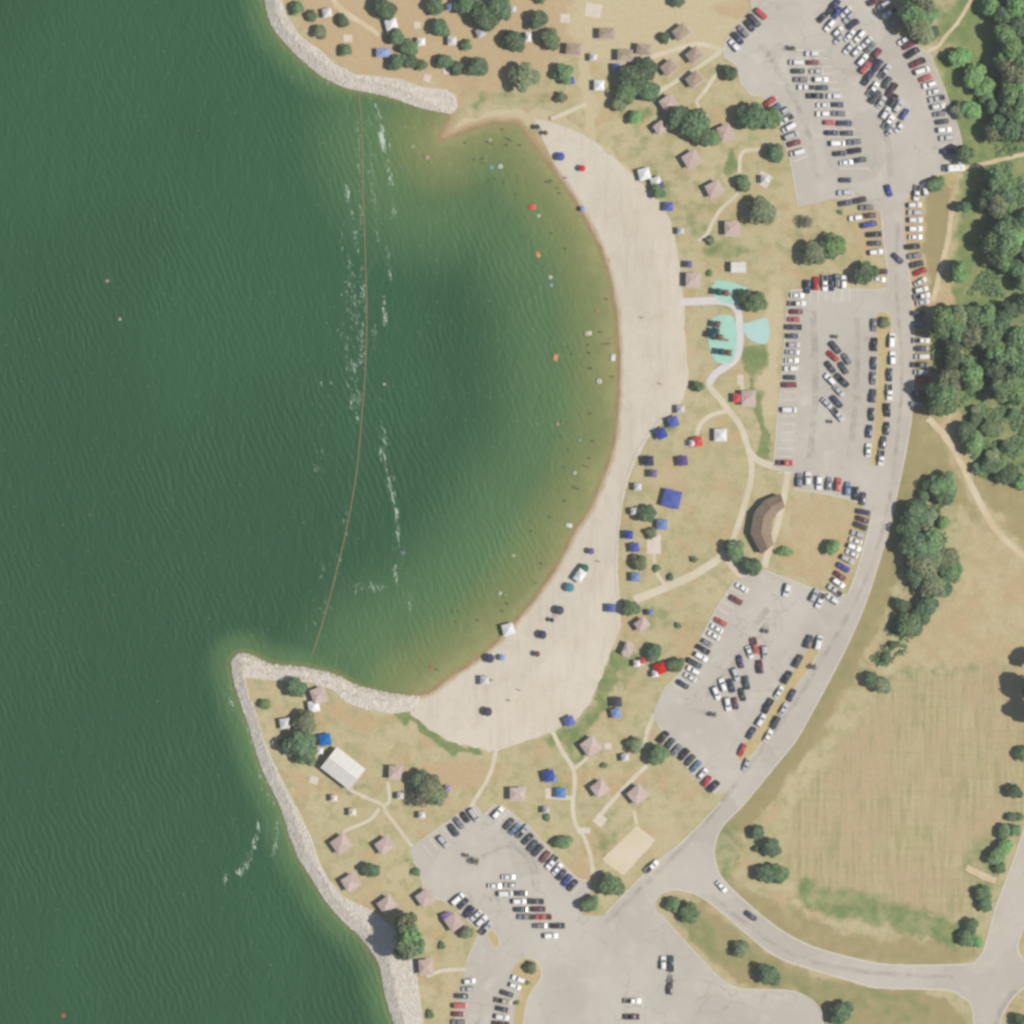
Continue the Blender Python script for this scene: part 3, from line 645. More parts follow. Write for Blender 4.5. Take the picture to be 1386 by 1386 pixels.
def car_meshes(kind, colour):
    if (kind, colour) in _car: return _car[(kind, colour)]
    sp = SPEC[kind]; b = MB()
    b.loft([ring(x, hw, zb, zt, .09) for x, hw, zb, zt in sp['body']], 0)
    if kind == 'pickup':
        b.box(-2.85, -.76, .86, .97, .45, 1.1); b.box(-2.85, -.76, -.97, -.86, .45, 1.1); b.box(-2.86, -2.76, -.86, .86, .45, 1.08); b.box(-2.76, -.76, -.86, .86, .45, .62, 2)
    xbr, xtr, xtf, xbf, zb, zt, wb, wt = sp['cab']
    v = [(xbr,-wb,zb),(xbr,wb,zb),(xbf,wb,zb),(xbf,-wb,zb),(xtr,-wt,zt),(xtr,wt,zt),(xtf,wt,zt),(xtf,-wt,zt)]
    b.add(v, [(4,7,6,5)], 0)                                            # roof skin
    b.add(v, [(0,3,7,4),(1,5,6,2)], 1)                                  # side glass
    b.add(v, [(0,4,5,1),(3,2,6,7)], 0)
    xm = (xtr + xtf) / 2                                                 # raised roof centre so the roof is not flat
    b.add([(xtr+.05,-wt*.86,zt),(xtr+.05,wt*.86,zt),(xtf-.05,wt*.86,zt),(xtf-.05,-wt*.86,zt),(xm-.5,-wt*.6,zt+.05),(xm-.5,wt*.6,zt+.05),(xm+.4,wt*.6,zt+.05),(xm+.4,-wt*.6,zt+.05)],
          [(4,7,6,5),(0,3,7,4),(1,5,6,2),(0,4,5,1),(3,2,6,7)], 0)
    for s in (-1, 1):                                                    # mirrors and lamps
        b.box(xbf-.28, xbf-.12, s*(wb+.12)-.1, s*(wb+.12)+.1, zb-.02, zb+.14)
        xf = sp['body'][-2][0]
        b.box(xf-.14, xf+.015, s*.6-.14, s*.6+.14, sp['body'][-2][3]-.06, sp['body'][-2][3]+.012, 3)
    body = b.mesh('car_body', [PM[colour], M['glass'], M['bedliner'], M['lamp']])
    def pane(x0, z0, w0, x1, z1, w1, sgn):
        o = .015 * sgn; p = MB()
        p.add([(x0+o,-w0,z0+.02),(x0+o,w0,z0+.02),(x1+o,w1,z1+.015),(x1+o,-w1,z1+.015),(x0,-w0,z0),(x0,w0,z0),(x1,w1,z1),(x1,-w1,z1)],
              [(0,1,2,3) if sgn > 0 else (3,2,1,0),(0,4,5,1),(1,5,6,2),(2,6,7,3),(3,7,4,0)], 0)
        return p.mesh('car_glass', M['glass'])
    ws = pane(xbf-.03, zb+.03, wb*.93, xtf+.02, zt-.02, wt*.94, 1); rw = pane(xbr+.03, zb+.06, wb*.88, xtr-.02, zt-.03, wt*.9, -1)
    wl = MB(); r = sp['wr']; wl.tube((0,-.11,0),(0,.11,0), r, n=12); wl.tube((0,-.118,0),(0,.118,0), r*.6, n=10, m=1)
    wl = wl.mesh('wheel', [M['tyre'], M['rim']])
    hwid = max(s[1] for s in sp['body'])
    _car[(kind, colour)] = (body, ws, rw, wl, hwid); return _car[(kind, colour)]
NAME = {'sedan': 'parked_car', 'hatchback': 'parked_car', 'suv': 'parked_suv', 'van': 'parked_van', 'pickup': 'pickup_truck'}
CAT = {'sedan': 'car', 'hatchback': 'car', 'suv': 'suv', 'van': 'van', 'pickup': 'pickup'}
def car(px, py, ang, colour, kind, label, group, flip=False, z=0.08):
    x, y = W(px, py); body, ws, rw, wl, hw = car_meshes(kind, colour)
    o = empty(NAME[kind], (x, y, z), R(ang + (180 if flip else 0)), label, CAT[kind], group)
    part('body', body, o); part('windscreen', ws, o); part('rear_window', rw, o)
    for ax in SPEC[kind]['axle']:
        for s in (-1, 1): part('wheel', wl, o, (ax, s * (hw - .1), SPEC[kind]['wr']))
    return o
ORD = ['', 'first', 'second', 'third', 'fourth', 'fifth', 'sixth', 'seventh', 'eighth', 'ninth', 'tenth']
def nth(i): return ORD[i] if i <= 10 else '%dth' % i if i % 10 not in (1,2,3) or i in (11,12,13) else '%d%s' % (i, {1:'st',2:'nd',3:'rd'}[i % 10])
CC = {'w': 'white', 's': 'silver', 'g': 'gray', 'd': 'dark gray', 'k': 'black', 'n': 'navy', 'b': 'blue', 'l': 'light blue', 'r': 'red', 'e': 'dark red', 'm': 'maroon', 'f': 'dark green', 't': 'tan'}
crng = random.Random(5)
QUEUE = []
def row(desc, end, group, cars, sink=0):
    for i, c in enumerate(cars):
        px, py, ang, cc = c[:4]; colour = CC[cc]
        kind = c[4] if len(c) > 4 else crng.choices(['sedan', 'suv', 'hatchback', 'pickup', 'van'], [34, 36, 12, 12, 6] if cc not in 'ws' else [26, 36, 10, 20, 8])[0]
        word = {'sedan': 'sedan', 'hatchback': 'hatchback', 'suv': 'SUV', 'van': 'van', 'pickup': 'pickup'}[kind]
        QUEUE.append([px, py, ang + crng.uniform(-1.5, 1.5), colour, kind, (i, end, desc), group, crng.random() < .4])
row('northwest corner row of the top lot', 'top', 'cars in the north parking lot',
    [(1030,19,-42,'r'),(1021.5,28,-50,'d'),(1014.5,35,-50,'k'),(1006,43,-50,'g'),(999,52,-50,'n'),(994,62,-50,'w')])
row('row by the big tree, top lot', 'top', 'cars in the north parking lot',
    [(1042,138,35,'r'),(1049,147,35,'l'),(1060,152,32,'s'),(1064,162,30,'w'),(1068,173,28,'w'),(1071,184,22,'s'),(1075,194,16,'e'),(1079,207,14,'w')])
row('left file of middle double row, top lot', 'top', 'cars in the north parking lot',
    [(1099.5,73,0,'w','suv'),(1078,85,0,'w','van'),(1080,96.5,0,'d'),(1084,108,0,'g'),(1091,118.5,0,'w'),(1104,130,0,'k','pickup'),(1114,142.5,0,'w'),(1115,154.5,0,'w'),(1123,166,0,'r'),(1125,180,0,'n','sedan'),(1134,194.5,2,'w','van'),(1137,208,5,'k','sedan'),(1147,220,5,'w','sedan'),(1144,244,0,'d','hatchback'),(1143,261,3,'s')])
row('right file of middle double row, top lot', 'top', 'cars in the north parking lot',
    [(1100.5,85,0,'e'),(1105,97,0,'s'),(1111,108,0,'w'),(1113,119,0,'f'),(1129,130.5,0,'w'),(1134,142,0,'n'),(1134,154,0,'g'),(1143,167,0,'n'),(1147.5,180.5,0,'d'),(1156,192.5,5,'g'),(1157,204.5,7,'k','suv'),(1163,217,8,'f','suv')])
row('on dirt verge below the top lot', 'top', 'cars on the verge between lots',
    [(1145,275,8,'n'),(1163,271.5,12,'d'),(1172.5,281,2,'g','suv'),(1160,295,5,'w','pickup'),(1176,292,4,'m'),(1177,304,12,'b'),(1184,317.5,4,'k','suv'),(1183.5,329.5,2,'d'),(1185.5,341.5,6,'w'),(1192,368,3,'m'),(1189,378,-5,'w')])
row('left file of slanted double row, top lot', 'top', 'cars in the north parking lot',
    [(1129,9,54,'n'),(1114,24,44,'k'),(1124,34,48,'w','van'),(1134,43,48,'w'),(1137,54,48,'s'),(1148.5,47,48,'w'),(1148.5,66,48,'w'),(1160,69,48,'w'),(1168,81,50,'w','suv'),(1171,92,50,'r'),(1175,106,54,'n'),(1182,121,55,'w'),(1185,131.5,55,'d'),(1193,138,55,'s'),(1199,153,58,'w'),(1203.5,166,55,'w'),(1207.5,177,55,'s')])
row('right file of slanted double row, top lot', 'top', 'cars in the north parking lot',
    [(1135,20,54,'b'),(1143.5,16,50,'w'),(1149,24,46,'s'),(1154,32,32,'n'),(1164,49,48,'w'),(1172.5,58,48,'w'),(1177.5,65,50,'g'),(1185,75,52,'e','pickup'),(1188,89,52,'n','suv'),(1198,97,55,'s'),(1200,112,55,'d'),(1207,122.5,58,'m'),(1208.5,136.5,58,'k'),(1216,144,56,'s'),(1224,155,58,'b'),(1214.5,171,58,'w')])
row('along tree-lined right edge, top lot', 'top', 'cars in the north parking lot',
    [(1184,2,25,'m'),(1197,7,30,'s'),(1204,18,32,'w'),(1211,30,35,'g'),(1223,56,32,'w'),(1230,60.5,28,'e'),(1235.5,72,34,'k'),(1242,85.5,24,'e'),(1248,96,18,'w'),(1253,106,18,'r'),(1258,115,15,'w'),(1264,124.5,12,'w'),(1268,134,12,'s'),(1270,144.5,9,'w'),(1271,154.5,9,'g'),(1275,165,6,'d'),(1278,176,5,'w'),(1281,187,4,'s'),(1283,205,2,'n','van')])
row('on the right road shoulder above the clearing', 'top', 'cars on the road shoulder',
    [(1241,262,82,'w','pickup'),(1252,256,100,'w'),(1238,277,3,'w'),(1238,288,0,'s','suv'),(1239,298,0,'w','suv'),(1239,310,0,'w','suv'),(1239,321,0,'w'),(1236,334,5,'k'),(1238,346.5,8,'g'),(1241,358,14,'d'),(1245,368,22,'r'),(1246,382,30,'w','sedan'),(1247,392,14,'w'),(1248,401,12,'w'),(1249,409,10,'s','sedan')])
row('on the right road shoulder beneath trees', 'top', 'cars on the road shoulder',
    [(1242,424,2,'d'),(1243,439,0,'l'),(1247,461,0,'w'),(1247,472,0,'n'),(1248,483,0,'w'),(1245,494,0,'d'),(1247,504,0,'s'),(1248,515,2,'r'),(1243,533,0,'k'),(1241,547,0,'g')])
row('row on top edge of middle lot', 'left', 'cars in the middle parking lot',
    [(1092.5,388,88,'n','suv'),(1104.5,384,90,'r','suv'),(1117,383,90,'w'),(1126,383,90,'n','pickup'),(1133.5,380,90,'g'),(1141,382,90,'w')])
row('left column of the middle lot', 'top', 'cars in the middle parking lot',
    [(1079.5,400,0,'w'),(1079,411,0,'w'),(1077.5,422,0,'e'),(1074.5,432.5,0,'r'),(1074,443,0,'d','pickup'),(1072.5,455,0,'n'),(1074,467,0,'s'),(1072.5,477,0,'s'),(1071.5,488,0,'w'),(1070.5,499,0,'w'),(1069,511,0,'d'),(1068.5,521,0,'e'),(1068,555,0,'w','van'),(1063,626.5,-2,'r','pickup')])
row('left file of slanted centre, middle lot', 'top', 'cars in the middle parking lot',
    [(1127,482,-42,'r'),(1124,497,-52,'k'),(1125,515,-45,'w','pickup'),(1119,546,-45,'s'),(1134,561,-50,'s')])
row('right file of slanted centre, middle lot', 'top', 'cars in the middle parking lot',
    [(1131,470.5,-52,'d'),(1146,486,-56,'g'),(1141.5,498,-56,'d'),(1140,515,-45,'k'),(1134,528,-45,'s'),(1133,544,-50,'n')])
row('left side of the long grass island', 'top', 'cars in the middle parking lot',
    [(1183,440,90,'g'),(1184,466.5,90,'k'),(1183,492,88,'n'),(1182,512,88,'g','sedan'),(1182,536,88,'d','suv'),(1180,561,86,'k'),(1176.5,584,83,'n','sedan'),(1175,609,87,'w','sedan')])
row('road side of the long grass island', 'top', 'cars along the main road',
    [(1207,461,88,'w'),(1208,485,90,'w'),(1204,507.5,90,'n'),(1204,531,90,'w','pickup'),(1201.5,555,87,'k'),(1200,580,87,'k','sedan'),(1195,600,80,'d','sedan'),(1193,619,82,'w','pickup')])
row('row on bottom edge of middle lot', 'left', 'cars in the middle parking lot',
    [(1082,650,90,'g','suv'),(1093.5,648,88,'w','suv'),(1108.5,653.5,88,'w'),(1121.5,655,85,'g','sedan'),(1134.5,656,85,'r'),(1147.5,661.5,85,'l','suv'),(1158.5,668,85,'k','suv'),(1168,675,85,'d','sedan')])
row('on grass verge above the south lot', 'top', 'cars on the verge between lots',
    [(1168.5,693,-12,'n'),(1167,703,-20,'m','sedan'),(1165,712,-22,'d'),(1161,723,-20,'s'),(1158,732,-20,'w'),(1156,741,-20,'w'),(1153,749,-25,'w'),(1147,757,-28,'s'),(1141.5,768,-32,'b','suv'),(1137,779.5,-35,'e'),(1135,789,-35,'w'),(1130,799,-38,'s'),(1127,811,-35,'w')])
row('row on top edge of south lot', 'left', 'cars in the south parking lot',
    [(1065,799,75,'w','suv'),(1102.5,806,66,'s','suv'),(1110,813,68,'w')])
row('slanted left row of south lot', 'top', 'cars in the south parking lot',
    [(1004,795,-30,'w'),(996.5,812,-30,'e'),(975.5,841.5,-30,'r'),(970,850.5,-30,'w'),(966,860,-30,'w'),(957.5,870,-28,'g'),(952.5,879,-32,'k'),(949,889,-30,'w'),(940.5,897.5,-30,'d'),(938.5,907.5,-30,'w'),(934,916.5,-30,'w'),(924,926,-32,'n')])
row('left file of centre cluster, south lot', 'top', 'cars in the south parking lot',
    [(1014.5,883,-70,'w'),(1002,895.5,-75,'n'),(996,913,-70,'s'),(990,928,-75,'n'),(978.5,927,-70,'w'),(969.5,938,-70,'w'),(985,953,-80,'w','suv')])
row('right file of centre cluster, south lot', 'top', 'cars in the south parking lot',
    [(1022,874,-75,'r','pickup'),(1035,883,-85,'s'),(1029,902.5,-80,'m','suv'),(1010.5,924,-82,'f','suv'),(1005,940,-78,'k','sedan'),(995.5,952,-82,'m')])
row('lot side of the diagonal grass island', 'top', 'cars in the south parking lot',
    [(1094.5,868.5,72,'d','suv'),(1080.5,895,65,'d','suv'),(1065.5,917,62,'k'),(1054.5,936.5,58,'w'),(1039.5,956,60,'k'),(1030.5,974.5,60,'w'),(1017,992,60,'n','sedan'),(1004.5,1015,65,'r')])
row('road side of the diagonal grass island', 'top', 'cars along the main road',
    [(1108,870,75,'w'),(1071.5,941,65,'n','sedan'),(1060.5,959.5,60,'s','sedan'),(1050,978,60,'d'),(1039.5,996,60,'w'),(1010,1035,70,'s')])
row('slanted row on lower edge, south lot', 'top', 'cars in the south parking lot',
    [(898,998,50,'k'),(906.5,1007,50,'d','sedan'),(915.5,1015,50,'g','sedan'),(926,1021,48,'k'),(934,1029,48,'d','sedan'),(942,1037,48,'l'),(951,1047,50,'w'),(956.5,1057,50,'r'),(966,1064.5,45,'k')])
row('upper left slanted row, lower lot', 'left', 'cars in the lower parking lot',
    [(600,1139,-50,'s'),(614.5,1123.5,-52,'d'),(621.5,1114,-52,'g'),(630,1106,-55,'k'),(641.5,1103,-55,'s')])
row('upper right slanted row, lower lot', 'top', 'cars in the lower parking lot',
    [(674,1100,48,'w','suv'),(689,1115,48,'d','sedan'),(697,1122,45,'l','sedan'),(708,1125,45,'s'),(714.5,1135.5,45,'k'),(721,1144.5,50,'d'),(728.5,1151,48,'d'),(738,1159.5,52,'e'),(747.5,1167,50,'w'),(754.5,1176,50,'w'),(760,1184,55,'n'),(767,1191.5,52,'b'),(775,1198,48,'k','sedan')])
row('left file of centre cluster, lower lot', 'top', 'cars in the lower parking lot',
    [(688,1187,0,'w'),(669.5,1199,0,'w'),(684.5,1209.5,0,'w','van'),(703,1220,0,'w','suv'),(705,1231,0,'f','sedan'),(712,1241,0,'g'),(731,1253,0,'g','sedan')])
row('right file of centre cluster, lower lot', 'top', 'cars in the lower parking lot',
    [(691,1198,0,'s'),(704.5,1209,0,'d','sedan'),(725,1220,0,'d','pickup'),(730,1230.5,0,'m'),(735.5,1241,0,'r','pickup'),(756,1253,0,'k'),(745.5,1266.5,0,'w')])
row('slanted row by shelters, lower lot', 'top', 'cars in the lower parking lot',
    [(619.5,1217,42,'w'),(627,1223,45,'k','sedan'),(635,1234,50,'n','suv'),(644.5,1239,45,'w'),(652,1246,45,'w'),(658.5,1256,45,'s')])
row('left column at the bottom picture edge', 'top', 'cars in the lower parking lot',
    [(635,1328,6,'w'),(633,1338.5,4,'s'),(624.5,1348,0,'f'),(622.5,1361,0,'r'),(620.5,1372.5,0,'e'),(620.5,1383.5,0,'g')])
row('column by grass island, bottom picture edge', 'top', 'cars in the lower parking lot',
    [(702,1325,-20,'w','suv'),(697,1334.5,-20,'w'),(686,1344.5,-20,'d','sedan'),(681.5,1355,-12,'t','pickup'),(680.5,1366,-12,'k'),(679.5,1376.5,-8,'w','suv'),(678,1386,-5,'m')])
def corners(q, pad=.12):
    L = SPEC[q[4]]['L']/2 + pad; Wd = max(b[1] for b in SPEC[q[4]]['body']) + pad; c, s_ = math.cos(R(q[2])), math.sin(R(q[2])); x, y = W(q[0], q[1])
    return [Vector((x + c*u*L - s_*v*Wd, y + s_*u*L + c*v*Wd)) for u, v in ((-1,-1),(1,-1),(1,1),(-1,1))]
def overlap(a, b):                       # least push (direction, depth) separating two parked cars, or None
    best = None
    for q in (a, b):
        for i in range(2):
            ax = (q[i+1] - q[i]).normalized(); pa = [p.dot(ax) for p in a]; pb = [p.dot(ax) for p in b]
            d = min(max(pa), max(pb)) - max(min(pa), min(pb))
            if d <= 0: return None
            if best is None or d < best[1]: best = (ax if sum(pa) > sum(pb) else -ax, d)
    return best
for it in range(14):
    hit = 0
    for i in range(len(QUEUE)):
        for j in range(i):
            a, b = QUEUE[i], QUEUE[j]
            if abs(a[0]-b[0]) + abs(a[1]-b[1]) > 36: continue
            o_ = overlap(corners(a), corners(b))
            if o_:
                hit += 1; v, d = o_
                for q in (a, b):
                    if q[4] in ('pickup', 'van', 'suv') and d > .55: q[4] = 'sedan' if q[4] == 'suv' else 'suv'
                k = min(d, .5) * .5 / S
                a[0] += v.x*k; a[1] -= v.y*k; b[0] -= v.x*k; b[1] += v.y*k
    if not hit: break
for px, py, ang, colour, kind, (i, end, desc), group, fl in QUEUE:
    word = {'sedan': 'sedan', 'hatchback': 'hatchback', 'suv': 'SUV', 'van': 'van', 'pickup': 'pickup'}[kind]
    car(px, py, ang, colour, kind, f'{colour} {word}, {nth(i+1)} from {end}, {desc}', group, fl)
car(1203,258,-75,'blue','hatchback','blue hatchback driving on the main road below the top lot','cars on the move')
car(1215,350,-42,'navy','sedan','navy sedan pulling out across the road beside the verge cars','cars on the move')
car(882,1173,42,'white','pickup','white pickup at the road edge beside the volleyball court','cars on the move')
car(1016.5,1239.5,-36,'dark gray','sedan','dark gray sedan driving down the curved branch road','cars on the move')
car(976.5,1200,-48,'white','sedan','white sedan turning at the road junction','cars on the move')
car(908,1304,90,'dark green','pickup','dark green pickup standing in the empty lower lot','cars in the lower parking lot')
car(898,1303,90,'white','suv','white SUV right beside the dark green pickup','cars in the lower parking lot')
car(856,1354.5,0,'white','pickup','white pickup alone near the bottom of the lower lot','cars in the lower parking lot')
car(856,1376,0,'maroon','pickup','maroon pickup at the bottom edge of the lower lot','cars in the lower parking lot')
car(907,1338,90,'maroon','hatchback','maroon hatchback behind the empty trailer in the lower lot','cars in the lower parking lot')
M['steel'] = mat_plain('galvanised_steel', A(120, 122, 124), 0.5, 0.4, 0.1, Metallic=0.5)
def trailer(px, py, ang):
    x, y = W(px, py); o = empty('boat_trailer', (x, y, .07), R(ang), 'empty boat trailer behind the dark green pickup', 'trailer')
    f = MB()
    for s in (-1, 1): f.tube((-2.2, s*.75, .5), (1.2, s*.7, .5), .06); f.tube((1.2, s*.7, .5), (2.6, 0, .5), .06)
    for xx in (-2.1, -1.1, 0, 1.1): f.tube((xx, -.75, .5), (xx, .75, .5), .05)
    part('frame', f.mesh('trailer_frame', M['steel']), o)
    for s in (-1, 1):
        bk = MB(); bk.box(-2.2, 1.0, s*.4-.09, s*.4+.09, .58, .66); part('bunk', bk.mesh('trailer_bunk', M['bedliner']), o)
        wl = MB(); wl.tube((0,-.1,0),(0,.1,0),.33,n=12); part('wheel', wl.mesh('trailer_wheel', M['tyre']), o, (-.6, s*.95, .33))
        fd = MB(); fd.box(-1.1,-.1,s*.95-.14,s*.95+.14,.68,.74); part('mudguard', fd.mesh('trailer_guard', M['steel']), o)
trailer(907.5, 1325, 90)
# camper motorhome on the top lot's right corner
def motorhome(px, py, ang):
    x, y = W(px, py); o = empty('motorhome', (x, y, .06), R(ang), 'long white motorhome in the corner below the blue van, top lot', 'motorhome')
    b = MB(); b.loft([ring(-3.7,1.12,.5,2.9,.15), ring(-3.6,1.18,.45,3.0,.15), ring(1.7,1.18,.45,3.0,.15), ring(2.2,1.14,.5,2.8,.2)]); part('body', b.mesh('camper_body', PM['white']), o)
    c = MB(); c.loft([ring(2.1,1.0,.45,1.9,.1), ring(2.6,1.0,.45,1.8,.1), ring(3.2,.95,.45,1.15,.1), ring(3.8,.85,.5,.95,.1)]); cb = part('cab', c.mesh('camper_cab', PM['white']), o)
    g = MB(); g.add([(2.62,-.85,1.74),(2.62,.85,1.74),(3.16,.85,1.2),(3.16,-.85,1.2),(2.66,-.85,1.78),(2.66,.85,1.78),(3.2,.85,1.24),(3.2,-.85,1.24)], [(4,7,6,5),(0,4,5,1),(1,5,6,2),(2,6,7,3),(3,7,4,0)]); part('windscreen', g.mesh('camper_glass', M['glass']), cb)
    for xx, yy in ((-2.4,0.1),(-.3,-.2)):
        h = MB(); h.box(-.35,.35,-.3,.3,0,.16); part('roof_vent', h.mesh('camper_vent', PM['silver']), o, (xx, yy, 2.99))
    wl = MB(); wl.tube((0,-.13,0),(0,.13,0),.42,n=12); wl = wl.mesh('camper_wheel', M['tyre'])
    for xx in (-2.1, 2.9):
        for s in (-1, 1): part('wheel', wl, o, (xx, s*.98, .42))
motorhome(1291, 228, 183)

# ------------------------------------------------------------------ trees
def leaf_material(name, c0, c1):
    m, t, out = nodes(name)
    at = t.nodes.new('ShaderNodeAttribute'); at.attribute_name = 'tone'
    oi = t.nodes.new('ShaderNodeObjectInfo')
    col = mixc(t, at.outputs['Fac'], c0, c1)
    hv = t.nodes.new('ShaderNodeHueSaturation'); t.links.new(col, hv.inputs['Color'])
    t.links.new(ramp(t, oi.outputs['Random'], 0, 1, 0.485, 0.515), hv.inputs['Hue']); t.links.new(ramp(t, oi.outputs['Random'], 0, 1, 0.82, 1.2), hv.inputs['Value'])
    d = t.nodes.new('ShaderNodeBsdfPrincipled'); t.links.new(hv.outputs[0], d.inputs['Base Color']); setin(d, Roughness=0.65); d.inputs['Specular IOR Level'].default_value = 0.25
    tr = t.nodes.new('ShaderNodeBsdfTranslucent'); t.links.new(hv.outputs[0], tr.inputs['Color'])
    mx = t.nodes.new('ShaderNodeMixShader'); mx.inputs[0].default_value = 0.22
    t.links.new(d.outputs[0], mx.inputs[1]); t.links.new(tr.outputs[0], mx.inputs[2]); t.links.new(mx.outputs[0], out.inputs[0]); return m
LEAF = {'d': leaf_material('leaf_dark', (0.070,0.115,0.057,1), (0.130,0.200,0.095,1)), 'm': leaf_material('leaf_mid', (0.098,0.163,0.070,1), (0.177,0.263,0.112,1)),
        'b': leaf_material('leaf_bright', (0.125,0.237,0.083,1), (0.219,0.362,0.131,1)), 'o': leaf_material('leaf_olive', (0.131,0.160,0.083,1), (0.219,0.250,0.128,1)),
        's': leaf_material('leaf_scrawny', (0.112,0.110,0.077,1), (0.181,0.175,0.115,1))}
M['bark'] = mat_plain('bark', (.09,.07,.055,1), .9, .1, .25, 4)
def crown_mesh(seed, mat_, nl=9, leaves=1500, leaf=.12, squash=.8, gap=.0):
    r = np.random.default_rng(seed)
    lum = [(0, 0, .55, .62)]
    for i in range(nl):
        a = 2.4 * i + r.uniform(-.5, .5); d = .62 * math.sqrt((i + .6) / nl) * r.uniform(.8, 1.12)
        lum.append((math.cos(a)*d, math.sin(a)*d, r.uniform(.25, .85) * (1.15 - d*.5), r.uniform(.28, .46)))
    lum = np.array(lum); w = lum[:, 3]**2; k = r.choice(len(lum), leaves, p=w/w.sum())
    d = r.normal(size=(leaves, 3)); d[:, 2] = np.abs(d[:, 2])*.9 - .25; d /= np.linalg.norm(d, axis=1)[:, None]
    rad = lum[k, 3] * (r.uniform(.72, 1.06, leaves) ** .8)
    C = lum[k, :3] + d * rad[:, None] * np.array([1, 1, squash])
    nrm = d + r.normal(size=(leaves, 3)) * .4 + np.array([0, 0, .35]); nrm /= np.linalg.norm(nrm, axis=1)[:, None]
    a = np.cross(nrm, r.normal(size=(leaves, 3))); a /= np.linalg.norm(a, axis=1)[:, None]; b = np.cross(nrm, a)
    s = (r.uniform(.6, 1.25, leaves) * leaf)[:, None]
    V = np.stack([C + a*s, C + b*s*.75, C - a*s, C - b*s*.75], 1).reshape(-1, 3)
    F = [tuple(range(4*i, 4*i+4)) for i in range(leaves)]
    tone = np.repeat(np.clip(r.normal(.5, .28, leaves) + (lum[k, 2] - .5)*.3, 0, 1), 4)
    V = list(map(tuple, V)); base = len(V); tv = list(tone)
    ico = [(0,0,1)] + [(math.cos(i*1.2566)*.894, math.sin(i*1.2566)*.894, .447) for i in range(5)] + [(math.cos(i*1.2566+.628)*.894, math.sin(i*1.2566+.628)*.894, -.447) for i in range(5)] + [(0,0,-1)]
    icf = [(0,1+i,1+(i+1)%5) for i in range(5)] + [(1+i,6+i,1+(i+1)%5) for i in range(5)] + [(1+(i+1)%5,6+i,6+(i+1)%5) for i in range(5)] + [(11,6+(i+1)%5,6+i) for i in range(5)]
    if not gap:
        for l in lum:                                                # inner twig mass so the crown is not see-through everywhere
            n0 = len(V); q = l[3]*.66
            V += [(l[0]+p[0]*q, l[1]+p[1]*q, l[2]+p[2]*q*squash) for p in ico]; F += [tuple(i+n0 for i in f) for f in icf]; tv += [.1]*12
    me = mesh('crown', V, F, mat_)
    ta = me.attributes.new('tone', 'FLOAT', 'POINT'); ta.data.foreach_set('value', np.array(tv, np.float32))
    return me
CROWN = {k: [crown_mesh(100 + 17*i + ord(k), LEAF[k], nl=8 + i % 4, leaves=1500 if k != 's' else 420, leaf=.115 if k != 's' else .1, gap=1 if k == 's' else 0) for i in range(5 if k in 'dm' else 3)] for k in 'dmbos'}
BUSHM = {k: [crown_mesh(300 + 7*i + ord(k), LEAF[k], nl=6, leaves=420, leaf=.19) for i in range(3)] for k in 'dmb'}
tb = MB(); tb.tube((0,0,-.05),(.02,.01,.5),.075,.05); 
for i in range(6):
    a = i*1.05; tb.tube((.02,.01,.32+.03*i),(math.cos(a)*.5,math.sin(a)*.5,.62+.05*(i%3)),.03,.01,6)
TRUNK = tb.mesh('trunk', M['bark'])
trng = random.Random(3)
def tree(px, py, r, k, label, group, hf=None, oval=1.0, cat='tree'):
    bush = cat != 'tree'
    if not bush:
        dense = 'wood' in group or 'thicket' in group or 'scrub' in group
        px += r * (.08 if hf or dense else .2); r *= 1.07 if dense else .95
    x, y = W(px, py); rm = r * S
    h = (hf or 1.4) * rm if not bush else rm * .9
    h = min(h, 15) if hf is None else h
    o = empty('bush' if bush else 'tree', (x, y, gz(px, py)), trng.uniform(0, 6.28) if oval == 1 else 0, label, cat, group)
    # the crown sits in the upper part, the trunk carries it
    cz = h * .28 if not bush else 0.0
    ch = (h - cz) / 1.28
    tr = part('trunk', TRUNK, o, scale=(rm*1.2, rm*1.2, h*.95))
    cm = trng.choice((BUSHM if bush else CROWN)[k if not bush or k in 'dmb' else 'm'])
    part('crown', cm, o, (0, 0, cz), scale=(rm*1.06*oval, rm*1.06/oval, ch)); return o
SIZE = lambda r: 'small' if r < 10 else 'medium-sized' if r < 15 else 'broad' if r < 20 else 'very broad'
HUE = {'d': 'dark green', 'm': 'green', 'b': 'bright green', 'o': 'olive green', 's': 'thin-leaved'}
def grove(where, end, group, L, key=1, cat='tree', hf=None):
    L = sorted(L, key=lambda q: q[key])
    for i, q in enumerate(L):
        x, y, r = q[:3]; k = q[3] if len(q) > 3 else 'm'
        if len(q) < 4 and cat == 'tree': k = trng.choice('mmmdo')
        cnt = f', {nth(i+1)} from {end}' if len(L) > 1 else ''
        tree(x, y, r, k, f'{SIZE(r)} {HUE[k]} {cat} {where}{cnt}', group, q[4] if len(q) > 4 and q[4] else hf, q[5] if len(q) > 5 else 1.0, cat)
grove('in the campground above the upper riprap', 'left', 'campground trees',
  [(401,11,11),(420,22,9),(432,42,11),(462,28,10,'d'),(467,68,10),(516,12,18,'d'),(533,52,14,'d'),(552,66,14),(535,84,14,'d'),(553,84,13),(570,89,9),(586,8,15,'d'),(594,39,15,'d'),(629,62,9),(599,84,13),(615,93,11),(642,92,18,'d'),(628,4,19,'d'),(650,22,23,'d'),(672,10,22,'d'),(692,57,18),(725,28,16),(741,53,17),(705,104,23),(760,99,16),(758,133,9),(731,-3,10)], key=0)
